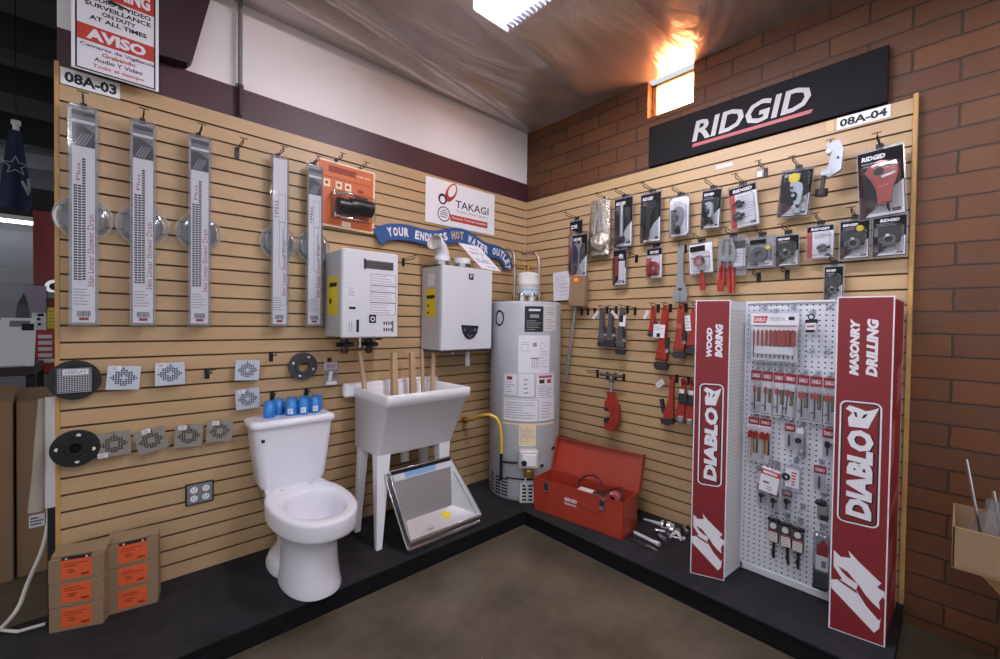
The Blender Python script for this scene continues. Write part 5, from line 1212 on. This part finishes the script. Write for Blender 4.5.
# panels
CLAW = [(45, 312), (68, 331), (100, 326), (92, 300), (124, 330), (165, 362), (196, 386), (183, 402), (196, 410), (206, 412), (212, 440), (200, 432), (190, 455), (194, 480), (174, 466), (150, 445), (126, 412), (120, 436), (152, 482), (192, 520), (197, 508), (193, 548), (178, 568), (150, 545), (40, 455), (38, 425), (75, 412), (46, 372)]
EYE = [(60, 366), (92, 379), (110, 398), (125, 413), (94, 400), (76, 386)]
CUT = [(50, 410), (80, 420), (120, 437), (124, 448), (92, 434), (66, 422)]
FLAME = [(.1, 0), (.72, 0), (.8, .28), (.88, .5), (1.04, 1), (.8, .86), (.62, .8), (.42, .9), (.1, 1), (-.02, .82), (.2, .66), (.06, .4)]
def face(p0, p1, W, words, wz, wu, fz, fu, cz, root, nm):
    """red face panel; local u across, z up"""
    d = Vector((p1[0] - p0[0], p1[1] - p0[1], 0)); a = math.atan2(d.y, d.x)
    b = MB(); b.M = Matrix.Translation((p0[0], p0[1], 0)) @ Matrix.Rotation(a, 4, 'Z')
    W = d.length
    b.box(0, W, -.012, 0, .002, HT, 'white', .001); b.rect(.005, W - .005, .007, HT - .005, -.0125, 'diablo_red')
    for (u0, u1), wd in zip(wu, words): b.text(wd, u0 * W, u1 * W, wz[0] if len(wd) > 4 else wz[0] + .0, (wz[1] if wd not in ('WOOD',) else wz[1] - .02), -.013, 'paper', rot=1, bold=.06, shear=.2)
    x0, x1 = fu[0] * W, fu[1] * W
    o = b.rrect(x0, x1, fz[0], fz[1], .025); i1 = b.rrect(x0 + .006, x1 - .006, fz[0] + .006, fz[1] - .006, .02); i2 = b.rrect(x0 + .011, x1 - .011, fz[0] + .011, fz[1] - .011, .016)
    b.ringflat(i1, o, -.013, 'paper'); b.ringflat(i2, i1, -.0132, 'ink')
    fh = fz[1] - fz[0]; tx0, tx1 = x0 + .028, x1 - .024
    b.text('DIABLO', tx0 + .004, tx1 + .006, fz[0] + .02, fz[0] + fh * .77, -.0128, 'ink', rot=1, bold=.07, shear=.12)
    b.text('DIABLO', tx0, tx1, fz[0] + .026, fz[0] + fh * .77, -.0136, 'paper', rot=1, bold=.06, shear=.12)
    z0, z1 = fz[0] + fh * .79, fz[1] - .02
    b.flat([(tx0 - .006 + p * (tx1 - tx0 + .016), z0 + q * (z1 - z0)) for p, q in FLAME], -.0136, 'paper')
    for qd in ([(.28, .5), (.36, .46), (.34, .68), (.22, .74)], [(.52, .42), (.66, .5), (.76, .7), (.6, .62)]): b.flat([(tx0 + p * (tx1 - tx0), z0 + q * (z1 - z0)) for p, q in qd], -.014, 'ink')
    def cw(poly): return [((x - 38) / 178 * W + .004, cz[0] + (568 - y) / 268 * (cz[1] - cz[0])) for x, y in poly]
    b.flat([(min(max(x, .005), W - .006), z) for x, z in cw(CLAW)], -.013, 'paper'); b.flat(cw(EYE), -.0135, 'diablo_red'); b.flat([(max(x, .006), z) for x, z in cw(CUT)], -.0135, 'diablo_red')
    b.M = b.M; b.build('face_panel', root, nm)
face((.055, -.512), (.207, -.45), .16, ('WOOD', 'BORING'), (1.17, 1.345), ((.33, .50), (.58, .80)), (.49, 1.03), (.16, .86), (.05, .335), lc, 'red panel lettered WOOD BORING')
face((.648, -.467), (.833, -.437), .18, ('MASONRY', 'DRILLING'), (1.13, 1.375), ((.25, .42), (.54, .74)), (.49, 1.02), (.10, .84), (.05, .37), rc, 'red panel lettered MASONRY DRILLING')
# pegboard with real holes
b = MB(); nx, nz = 15, 56; X0, X1 = .217, .613; cx_, cz_ = (X1 - X0) / nx, (HT - .02) / nz
for i in range(nx):
    for j in range(nz):
        x, z = X0 + i * cx_, .01 + j * cz_
        q, xc, zc = .0042, x + cx_ / 2, z + cz_ / 2
        o = [(x, z), (xc, z), (x + cx_, z), (x + cx_, zc), (x + cx_, z + cz_), (xc, z + cz_), (x, z + cz_), (x, zc)]
        n8 = [(xc + q * math.cos(R(a)), zc + q * math.sin(R(a))) for a in (225, 270, 315, 0, 45, 90, 135, 180)]
        b.ringflat(n8, o, -.243, 'pegwhite')
b.rect(X0, X1, 0, HT, -.236, 'gap_shade'); b.box(X0, X1, -.243, -.236, 0, .01, 'pegwhite'); b.box(X0, X1, -.252, -.20, HT - .012, HT, 'pegwhite', .002); b.box(X0, X1, -.25, -.243, .0, .035, 'pegwhite', .002); b.box(X0, X0 + .012, -.25, -.243, 0, HT, 'pegwhite'); b.box(X0, X1, -.23, -.06, 0, HT - .015, 'pegwhite')  # dark sheet behind the board paints the shade in its holes
b.build('pegboard', t, 'white pegboard back')

# packs on that pegboard: s (y), z of the top edge
PX = .252
def peg(s, z, lab):
    t = thing('peg_hook', lab, 'hook', (-PX + .008, s, z), -PI / 2, 'clear peg hooks on the pegboard')
    if not hasattr(peg, 'm'):
        b = MB(); b.tube([(0, 0, .012), (0, -.012, .012), (0, -.012, 0), (0, -.09, .002), (0, -.1, .012)], .0018, 'greyink', 6); b.box(-.012, .012, -.006, 0, -.004, .022, 'haze'); peg.m = b.build('prong', t)
    else:
        c = peg.m.copy(); COL.objects.link(c); c.parent = t
def ppack(s, z, w, h, lab, parts, name='bit_pack', cat='drill bit pack', d=.03, roll=0, grp='drill bit packs on the pegboard', hk=True):
    t = thing(name, lab, cat, (-PX - d, s, z), -PI / 2, grp)
    t.rotation_euler = (Matrix.Rotation(-PI / 2, 3, 'Z') @ Matrix.Rotation(R(roll), 3, 'Y')).to_euler()
    for n, f, l in parts:
        b = MB(); f(b, w, h); b.build(n, t, l)
    if hk: peg(s, z + .005, 'hook of the ' + lab)
    return t
def c_head(b, w, h, hd=.22):
    b.box(-w / 2, w / 2, -.001, 0, -h, 0, 'paper'); b.rect(-w / 2, w / 2, -h * hd, 0, -.0014, 'red_print'); b.text('DIABLO', -w * .36, w * .36, -h * hd * .72, -h * hd * .3, -.0018, 'paper', bold=.03)
def bl(b, w, h): b.box(-w * .48, w * .48, -.016, -.001, -h * .97, -h * .2, 'clear', .006)
def spade(k):
    def f(b, w, h):
        r = .006 + .0022 * k; z = -h * .36
        b.cyl((-.004, -.008, -h * .9), (-.004, -.008, z - .03), .0026, 'darksteel', n=6)
        b.prism([(-.004 - r, z - .03), (-.004 + r, z - .03), (-.004 + r, z), (-.001, z - .004), (-.004, z + .01), (-.007, z - .004), (-.004 - r, z)], -.011, -.006, 'red_tool')
    return f
def side_strip(b, w, h):
    b.rect(.006, w * .46, -h * .7, -h * .38, -.0016, 'ink'); 
    for k in range(2): b.rect(.009 + k * .006, .011 + k * .006, -h * .68, -h * .4, -.0018, 'gold')
    b.rect(-w * .45, -w * .2, -h * .8, -h * .76, -.0016, 'greyink'); b.rect(-w * .3, w * .3, -h * .965, -h * .945, -.0016, 'greyink')
ORD = ['narrowest spade bit pack at the wood boring end of the pegboard row', 'second spade bit pack from the wood boring column', 'third spade bit pack from the wood boring column', 'spade bit pack in the middle of the row of seven', 'third spade bit pack from the masonry column', 'second spade bit pack from the masonry column', 'widest spade bit pack right against the masonry column']
for i in range(7):
    ppack(-1.986 - .0523 * i, 1.10 - .001 * i, .049, .232, ORD[i], [('card', lambda b, w, h: (c_head(b, w, h), side_strip(b, w, h)), None), ('spade_bit', spade(i), 'red spade bit' if i else None), ('blister', bl, None)], roll=(0, 1, 0, 4, 0, 0, -1)[i])
def bigset(b, w, h):
    b.box(-w / 2, w / 2, -.002, 0, -h, 0, 'paper'); b.flat([(-w * .44, -h * .2), (-w * .17, -h * .2), (-w * .13, -h * .06), (-w * .44, -h * .06)], -.0025, 'red'); b.text('DIABLO', -w * .42, -w * .18, -h * .17, -h * .09, -.003, 'paper', bold=.03)
    b.text('SPEEDEMON', -w * .1, w * .22, -h * .16, -h * .08, -.0026, 'greyink', bold=.0); b.rect(w * .3, w * .42, -h * .14, -h * .07, -.0026, 'ink'); b.rect(-w * .46, w * .46, -h * .27, -h * .255, -.0026, 'greyink'); b.rect(-w * .1, w * .15, -h * .73, -h * .705, -.0026, 'pinkprint')
def bigbits(b, w, h):
    for k in range(10):
        x = -w * .42 + w * .82 * k / 9; r = .003 + .0011 * k
        b.cyl((x, -.008, -h * .92), (x, -.008, -h * .62), .0025, 'darksteel', n=6); b.prism([(x - r, -h * .66), (x + r, -h * .66), (x + r, -h * .36), (x, -h * .33), (x - r, -h * .36)], -.012, -.006, 'red_tool')
ppack(-2.062, 1.405, .215, .255, 'large clear set of ten red spade bits', [('card', bigset, None), ('spade_bit_set', bigbits, 'ten red spade bits'), ('white_band', lambda b, w, h: b.box(-w * .4, w * .42, -.015, -.0125, -h * .84, -h * .68, 'paper'), None), ('blister', lambda b, w, h: (b.box(-w * .5, w * .52, -.02, -.001, -h * 1.0, -h * .24, 'clear', .01), b.box(-w * .53, w * .55, .001, .003, -h * 1.03, .02, 'haze')), None)], cat='drill bit set', name='bit_set')
def dk(b, w, h): b.box(-w * .4, w * .45, -.03, -.002, -h * .9, -h * .45, 'paper', .003); b.box(-w * .45, w * .5, -.028, 0, -h * .5, -h * .25, 'ink', .003); b.box(-w * .45, w * .2, -.031, -.004, -h * 1.0, -h * .84, 'ink', .002); b.ring(0, -h * .1, .01, .015, -.01, -.004, 'ink', 12); b.rect(-w * .3, w * .3, -h * .7, -h * .6, -.0305, 'pinkprint')
ppack(-2.221, 1.395, .05, .085, 'tiny dark pack with a loop hanging high beside the large set', [('pack_body', dk, None)], roll=-4)
for s, z, l in ((-2.01, 1.43, 'empty clear peg hook above the large spade set, outer end'), (-2.14, 1.43, 'empty clear peg hook above the large spade set, near the tiny dark pack'), (-2.29, 1.425, 'empty clear peg hook highest beside the masonry column'), (-2.22, 1.21, 'empty clear peg hook below the tiny dark pack'), (-2.285, 1.21, 'empty clear peg hook beside the masonry column above the spade row'), (-2.0, .56, 'empty clear peg hook by the wood boring column low down'), (-2.2, .42, 'empty clear peg hook left of the black round pack')): peg(s, z, l)
for s, l in ((-1.980, 'red headed twin bit pack against the wood boring column'), (-2.034, 'red headed bit pack second from the wood boring column below the seven')):
    ppack(s, .848, .052, .235, l, [('card', lambda b, w, h: (c_head(b, w, h, .16), b.rect(-.003, .02, -h * .8, -h * .35, -.0016, 'ink'), b.rect(.0, .004, -h * .8, -h * .4, -.002, 'gold'), b.rect(-w * .2, w * .45, -h * .97, -h * .82, -.0016, 'paper')), None), ('auger_bit', lambda b, w, h: (b.cyl((-.008, -.01, -h * .9), (-.008, -.01, -h * .4), .004, 'gold', n=8), b.cyl((.012, -.01, -h * .8), (.012, -.01, -h * .4), .004, 'gold', n=8), b.prism([(-.025, -h * .46), (.022, -h * .46), (.024, -h * .34), (.012, -h * .28), (.004, -h * .34), (-.01, -h * .28), (-.025, -h * .35)], -.016, -.006, 'red_tool')), 'red and gold bits'), ('blister', bl, None)])
def smallbit(lab, s, z, w, h, k, **kw):
    def bt(b, w, h):
        b.cyl((-.002, -.008, -h * .85), (-.002, -.008, -h * .4), .0035, 'darksteel', n=8)
        if k: b.box(-.012, .008, -.016, -.004, -h * .6, -h * .4, 'darksteel', .003); b.disc(.012, -h * .5, .004, -.01, -.002, 'ink', 8)
    ppack(s, z, w, h, lab, [('card', lambda b, w, h: c_head(b, w, h, .3), None), ('drill_bit', bt, None), ('blister', bl, None)], **kw)
smallbit('small red headed bit pack below the middle of the seven', -2.144, .843, .045, .13, 0)
ppack(-2.193, .832, .04, .145, 'small pack with a black ring beside the small red headed pack', [('card', lambda b, w, h: (b.box(-w / 2, w / 2, -.001, 0, -h, 0, 'paper'), b.rect(w * .2, w / 2, -h, 0, -.0014, 'greyink')), None), ('hole_saw', lambda b, w, h: (b.ring(-.012, -h * .45, .005, .013, -.014, -.002, 'ink', 14), b.box(-.01, .01, -.012, -.002, -h * .95, -h * .8, 'toolsteel', .002)), 'black ring cutter'), ('blister', bl, None)])
smallbit('small red headed bit pack near the masonry column, upper', -2.30, .848, .046, .15, 1)
smallbit('small red headed bit pack near the masonry column, lower', -2.272, .662, .05, .128, 0)
def bagw(b, w, h): b.box(-w / 2, w / 2, -.025, 0, -h, 0, 'paper', .003); b.rect(-w / 2, w / 2, -h * .28, -h * .06, -.0256, 'red'); b.rect(-w * .4, w * .35, -h * .22, -h * .12, -.026, 'paper'); b.rect(-w * .3, 0, -h * .62, -h * .55, -.0256, 'ink'); b.lines(-w * .1, w * .4, -h * .9, -h * .7, 2, -.0256, 'greyink', .3)
def bagt(b, w, h): [b.cyl((-.02 + .016 * k, -.012, -.002), (-.02 + .016 * k, -.012, .045), .004, 'toolsteel', n=8) for k in range(4)]
ppack(-2.081, .605, .085, .125, 'tilted white box pack with a red band and steel bits on top', [('box_body', bagw, None), ('drill_bit', bagt, 'steel bit tips')], d=.06, roll=8)
ppack(-2.167, .64, .075, .135, 'clear bag with red lettering beside the tilted white pack', [('bag', lambda b, w, h: b.box(-w / 2, w / 2, -.03, 0, -h, 0, 'haze', .01), None), ('card', lambda b, w, h: (b.box(-w * .35, w * .4, -.034, -.031, -h * .75, -h * .1, 'paper'), b.lines(0, w * .36, -h * .7, -h * .15, 5, -.0345, 'red', .5)), None), ('hole_saw', lambda b, w, h: b.ring(-w * .3, -h * .4, .008, .018, -.04, -.03, 'ink', 14), 'black ring')], d=.05)
for s, z, l in ((-2.024, .5, 'small bit pack low by the wood boring column, outermost of three'), (-2.079, .487, 'small bit pack low on the pegboard, middle of three'), (-2.138, .503, 'small bit pack low on the pegboard below the clear bag')): smallbit(l, s, z, .045, .115, 1, d=.025)
ppack(-2.284, .505, .055, .1, 'black round pack with a strap near the masonry column', [('pack_body', lambda b, w, h: (b.box(-w * .45, w * .35, -.03, 0, -h * .3, -h * .05, 'ink', .006), b.box(-w * .3, w * .45, -.026, 0, -h, -h * .3, 'grey', .006), b.box(-w * .1, w * .5, -.03, -.003, -h * .95, -h * .7, 'ink', .004)), None)])
def chuck(b, w, h): b.box(-w * .42, w * .42, -.022, 0, -h * .62, -h * .12, 'darkgrey', .006); b.disc(0, -h * .2, w * .26, -.026, -.02, 'offwhite', 14); b.rect(-w * .36, w * .36, -h * .58, -h * .34, -.0225, 'offwhite'); b.rect(-w * .36, w * .36, -h * .36, -h * .32, -.0228, 'pinkprint'); b.lines(-w * .3, w * .3, -h * .56, -h * .38, 3, -.0229, 'greyink', .3)
def chl(b, w, h): b.box(-w * .5, w * .5, -.02, -.004, -h * .13, -h * .02, 'ink', .006); b.box(-w * .08, w * .16, -.016, -.006, -h, -h * .1, 'ink', .002); b.box(-w * .14, w * .04, -.018, -.006, -h * .9, -h * .8, 'ink', .002)
for s, z, r, l in ((-2.086, .35, 0, 'black headed hole saw pack nearest the wood boring column'), (-2.136, .345, -4, 'black headed hole saw pack tilted between the other two'), (-2.192, .34, 0, 'black headed hole saw pack nearest the masonry column')):
    ppack(s, z, .056, .215, l, [('pack_body', chuck, None), ('black_saw', chl, 'black saw head and shank')], roll=r)
ppack(-2.286, .34, .062, .275, 'tall clear pack with a red top by the masonry column', [('card', lambda b, w, h: (b.box(-w / 2, w / 2, -.001, 0, -h, 0, 'greyink'), b.flat([(-w * .3, -h * .42), (w * .4, -h * .42), (w * .4, -h * .22), (w * .1, -h * .12), (-w * .3, -h * .25)], -.0015, 'red_print'), b.rect(-w * .36, w * .46, -h * .68, -h * .42, -.0016, 'paper'), b.rect(.0, w * .3, -h * .62, -h * .5, -.002, 'grey')), None), ('saw_blade', lambda b, w, h: (b.box(-w * .42, w * .36, -.018, -.003, -h * .96, -h * .68, 'darkgrey', .004), b.box(-w * .52, w * .45, -.022, -.003, -h, -h * .93, 'ink', .003)), 'dark saw part'), ('blister', lambda b, w, h: b.box(-w * .5, w * .5, -.026, -.001, -h * 1.0, -h * .02, 'clear', .008), None)])

# ------------------------------------------------------------------ storeroom things past the wall end
def carton(x0, x1, y0, y1, z1, lab, lbl):
    t = thing('large_carton', lab, 'carton', ((x0 + x1) / 2, y0, -.1), 0, 'large cartons'); w = (x1 - x0) / 2; d = y1 - y0; h = z1 + .1
    b = MB(); b.box(-w, w, 0, d, 0, h - .02, 'cardboard_dark', .004); b.build('box_body', t)
    b = MB(); b.loft([[(-w, 0, h - .02), (w, 0, h - .02), (w, .004, h - .016), (-w, .004, h - .016)], [(-w, d * .4, h + .035), (w, d * .4, h + .035), (w, d * .4, h + .04), (-w, d * .4, h + .04)]], 'cardboard_dark', sm=False); b.build('top_flap', t)
    if lbl:
        b = MB(); b.box(-w + .045, -w + .105, -.002, 0, .26, .33, 'paper'); b.lines(-w + .05, -w + .1, .27, .32, 3, -.0024, 'ink', .4); b.build('shipping_label', t)
carton(-3.185, -2.66, .76, 1.25, .88, 'large brown carton nearest the slatwall edge in the storeroom', True)
carton(-3.75, -3.195, .74, 1.25, .9, 'large brown carton at the far left in the storeroom', False)
for ob in ():
    pass
t = thing('backing_board', 'narrow white board standing behind the slatwall edge', 'board', (-3.01, .06, .47))
b = MB(); b.box(-.02, .03, 0, .03, 0, .5, 'white', .002); b.build('board', t)
b = MB(); b.box(-.012, .02, .004, .026, -.57, 0, 'dusk_beam'); b.build('support_leg', t)
t = thing('white_cloth', 'pale cloth hanging beside the narrow white board', 'cloth', (-3.035, .05, .47))
b = MB(); rg = []
for k in range(9):
    z = .5 * k / 8; wv = .02 * (1 - .75 * k / 8) + .004
    rg.append([(-.022 + .02 * k / 8 + wv * math.cos(a) * (1 + .15 * math.sin(3 * a + k * .5)), .012 * math.sin(a), z) for a in [2 * PI * j / 14 for j in range(14)]])
b.loft(rg, 'cloth'); b.build('cloth', t)
b = MB(); P = [(-3.02, .08, .47), (-3.02, .08, .40), (-3.04, .09, .28), (-3.085, .1, .14), (-3.12, .06, .04), (-3.2, -.05, .008), (-3.35, -.12, .008)]
Q = []
V_ = [Vector(p) for p in P]
for i in range(len(V_) - 1):
    a0, a1, a2, a3 = V_[max(i - 1, 0)], V_[i], V_[i + 1], V_[min(i + 2, len(V_) - 1)]
    for k in range(6):
        u = k / 6; Q.append(tuple(.5 * (2 * a1 + (a2 - a0) * u + (2 * a0 - 5 * a1 + 4 * a2 - a3) * u * u + (3 * a1 - a0 - 3 * a2 + a3) * u ** 3)))
b.tube(Q, .008, 'offwhite', 8)
tag(b.build('white_cable'), 'white cable hanging down and curling over the black platform end', 'cable')
t = thing('white_cable', 'short white cable loop lying between the hanging cable and the small cartons', 'cable', (0, 0, 0)); b = MB(); b.tube([(-3.4, .02, .009), (-3.25, .01, .009), (-3.15, .005, .009), (-3.1, -.05, .009), (-3.02, -.06, .009)], .007, 'offwhite', 8); b.build('cable', t)

# maroon rack upright with things pinned to it, desk with papers
t = thing('rack_upright', 'tall maroon steel rack upright in the storeroom', 'rack', (-3.165, 2.3, -.1))
b = MB(); b.box(-.085, .085, 0, .08, 0, 2.28, 'rack_red', .004); b.build('upright', t)
b = MB(); b.box(-.12, .12, -.04, .12, 0, .012, 'maroon_dark'); b.build('foot_plate', t)
def pinned(name, lab, cat, x, z, w, h, m, deco=None, y=2.285, d=.012):
    t = thing(name, lab, cat, (x, y, z), 0); b = MB(); b.box(-w / 2, w / 2, 0, d, -h / 2, h / 2, m, .001)
    if deco: deco(b, w, h)
    b.build('panel', t)
pinned('red_sign', 'red sign with white lettering on the maroon rack upright', 'sign', -3.16, 1.11, .15, .46, 'red', lambda b, w, h: [b.rect(-w * .42, w * .1, h * .1 - k * .05, h * .1 - k * .05 + .03, -.001, 'paper') for k in range(4)] + [b.rect(-w * .42, w * .2, -h * .33, -h * .26, -.001, 'paper')], d=.014)
pinned('yellow_card', 'yellow card pinned above the red sign', 'card', -3.125, 1.32, .09, .17, 'yellow', lambda b, w, h: b.lines(-w * .4, w * .4, -h * .4, h * .4, 5, -.001, 'grey', .2), y=2.265)
pinned('photo_sheet', 'black and white printed sheet left of the yellow card', 'sheet', -3.215, 1.295, .08, .14, 'paper', lambda b, w, h: [b.disc(random.uniform(-.025, .025), random.uniform(-.05, .05), .012, -.0015, -.001, 'ink', 8) for k in range(5)], y=2.268)
pinned('lilac_sheet', 'grey lilac sheet hanging above the black and white sheet', 'sheet', -3.235, 1.47, .12, .21, 'paper_lilac', None, y=2.25)
pinned('grey_pouch', 'pale grey pouch below the red sign', 'pouch', -3.19, .82, .11, .09, 'greyink', None, y=2.28)
t = thing('tape_dispenser', 'shiny round dispenser on the maroon rack above the yellow card', 'dispenser', (-3.13, 2.27, 1.575)); b = MB(); b.ring(0, 0, .03, .055, 0, .03, 'chrome', 20); b.disc(0, 0, .03, .01, .03, 'ink', 16); b.box(-.045, .045, 0, .03, -.1, -.04, 'grey', .006); b.build('dispenser_body', t)
t = thing('desk', 'dark maroon topped desk in the storeroom behind the cartons', 'desk', (-3.62, 1.7, -.1))
b = MB(); b.box(-.5, .43, 0, .6, 1.02, 1.08, 'maroon_dark', .004); b.build('desktop', t)
for x in (-.46, .38):
    for y in (.04, .55):
        b = MB(); b.box(x, x + .05, y, y + .05, 0, 1.02, 'dusk_beam'); b.build('leg', t)
t = thing('paper_stand', 'slanted white printed papers on the storeroom desk', 'papers', (-3.30, 1.75, .98))
b = MB(); b.loft([[(-.12, 0, 0), (.1, 0, 0), (.1, .006, 0), (-.12, .006, 0)], [(-.07, .16, .34), (.1, .16, .34), (.1, .166, .34), (-.07, .166, .34)]], 'paper', sm=False)
b.lines(-.09, .09, .0, .01, 1, -.0, 'greyink'); b.build('sheet', t)
b = MB(); b.add([(-.03, .118, .25), (.07, .118, .25), (.07, .150, .32), (-.03, .150, .32)], [(0, 1, 2, 3)], 'grey'); b.add([(.03, .115, .25), (.09, .115, .25), (.09, .14, .30), (.03, .14, .30)], [(0, 1, 2, 3)], 'ink'); b.build('printed_picture', t)
t = thing('dark_cone', 'dark pointed cap standing behind the slanted papers', 'cap', (-3.275, 2.0, 1.28)); b = MB(); b.box(-.03, .03, .02, .1, -.3, 0, 'dusk_beam'); b.loft([[(-.04, 0, 0), (.035, 0, 0), (.03, .1, 0), (-.03, .1, 0)], [(-.03, .01, .14), (.025, .01, .14), (.02, .08, .14), (-.02, .08, .14)], [(-.003, .04, .22), (.003, .04, .22), (.003, .05, .22), (-.003, .05, .22)]], 'darkgrey', sm=False); b.build('cap_body', t)
# navy pennant with a star
t = thing('pennant', 'navy pennant with a white star outline hanging in the storeroom', 'flag', (-3.225, 1.2, 2.46))
b = MB(); rg = []
for k in range(11):
    v = k / 10; x0 = -.03 - .05 * v; x1 = .02 + .055 * v
    if k == 10: x0 += .015; x1 -= .02
    row = []
    for j in range(9):
        u = j / 8; row.append((x0 + (x1 - x0) * u, .02 * math.sin(u * 9 + v * 2) * v, -.47 * v - .02 * u * (1 if v > .9 else 0)))
    rg.append(row)
vs = [p for r in rg for p in r]; b.add(vs, [(i * 9 + j, i * 9 + j + 1, (i + 1) * 9 + j + 1, (i + 1) * 9 + j) for i in range(10) for j in range(8)], 'navy_cloth', True)
vs2 = [(x, y + .006, z) for x, y, z in vs]; b.add(vs2, [(i * 9 + j, (i + 1) * 9 + j, (i + 1) * 9 + j + 1, i * 9 + j + 1) for i in range(10) for j in range(8)], 'navy_cloth', True)
b.build('cloth', t)
b = MB()
def star(cx, cz, r, r2): return [(cx + (r if k % 2 == 0 else r2) * math.sin(PI * k / 5), cz + (r if k % 2 == 0 else r2) * math.cos(PI * k / 5)) for k in range(10)]
b.ringflat(star(.0, -.22, .05, .021), star(.0, -.22, .062, .027), -.024, 'greyink'); 
b.flat([(.02, -.31), (.03, -.3), (.06, -.37), (.05, -.39)], -.024, 'greyink'); b.flat([(.045, -.29), (.055, -.28), (.062, -.36), (.052, -.38)], -.024, 'greyink'); b.build('star_emblem', t, 'white star outline')
b = MB(); b.cyl((0, 0, 0), (0, 0, .035), .014, 'offwhite', n=12); b.box(-.02, .02, -.012, .012, .03, .06, 'offwhite', .004); b.cyl((0, 0, .06), (0, 0, .85), .003, 'wire', n=6); b.build('hanger_clip', t)

# ------------------------------------------------------------------ box on crossed legs at the right edge
t = thing('trestle_stand', 'crossed wooden legs carrying the brown box at the right edge', 'stand', (-.42, -2.72, -.1), -PI / 2)
for a, c in (((.06, 0, .56), (.55, 0, 0)), ((.55, .02, .56), (.06, .02, 0))):
    b = MB(); p, q = Vector(a), Vector(c); d = (q - p).normalized(); n = Vector((-d.z, 0, d.x)) * .022
    b.prism([((p + n).x, (p + n).z), ((p - n).x, (p - n).z), ((q - n).x, (q - n).z), ((q + n).x, (q + n).z)], a[1], a[1] + .02, 'standwood'); b.build('leg', t, bevel=.003)
t = thing('open_box', 'brown open box with a clear bag and metal tubes on the crossed legs', 'box', (-.42, -2.715, .46), -PI / 2)
b = MB(); b.box(0, .6, -.12, -.114, 0, .15, 'cardboard', .002); b.box(0, .6, .18, .186, 0, .15, 'cardboard'); b.box(0, .006, -.12, .186, 0, .15, 'cardboard'); b.box(.594, .6, -.12, .186, 0, .15, 'cardboard'); b.box(0, .6, -.12, .186, -.004, .004, 'cardboard'); b.build('box_body', t)
t = thing('clear_bag', 'crumpled clear plastic bag in the brown box at the right edge', 'bag', (-.42, -2.80, .53), -PI / 2)
b = MB(); rg = []
for k in range(7):
    z = .22 * k / 6; rr_ = .09 * (1 - .09 * abs(k - 2))
    rg.append([(.06 + rr_ * math.cos(a) * (1 + .18 * math.sin(4 * a + k)), .03 + rr_ * .8 * math.sin(a) * (1 + .15 * math.cos(5 * a - k)), z - .05) for a in [2 * PI * j / 16 for j in range(16)]])
b.loft(rg, 'haze', (True, False)); b.build('bag', t)
for x0, x1, l, z in ((-2.745, -2.795, 'bright metal tube leaning furthest out of the clear bag', .84), (-2.815, -2.845, 'short bright metal tube standing in the clear bag', .74)):
    t = thing('metal_tube', l, 'tube', (-.42, x1, .52), -PI / 2); b = MB(); b.tube([(0, 0, 0), (x1 - x0, 0, z - .52)], .0055, 'chrome', 10); b.build('tube', t)
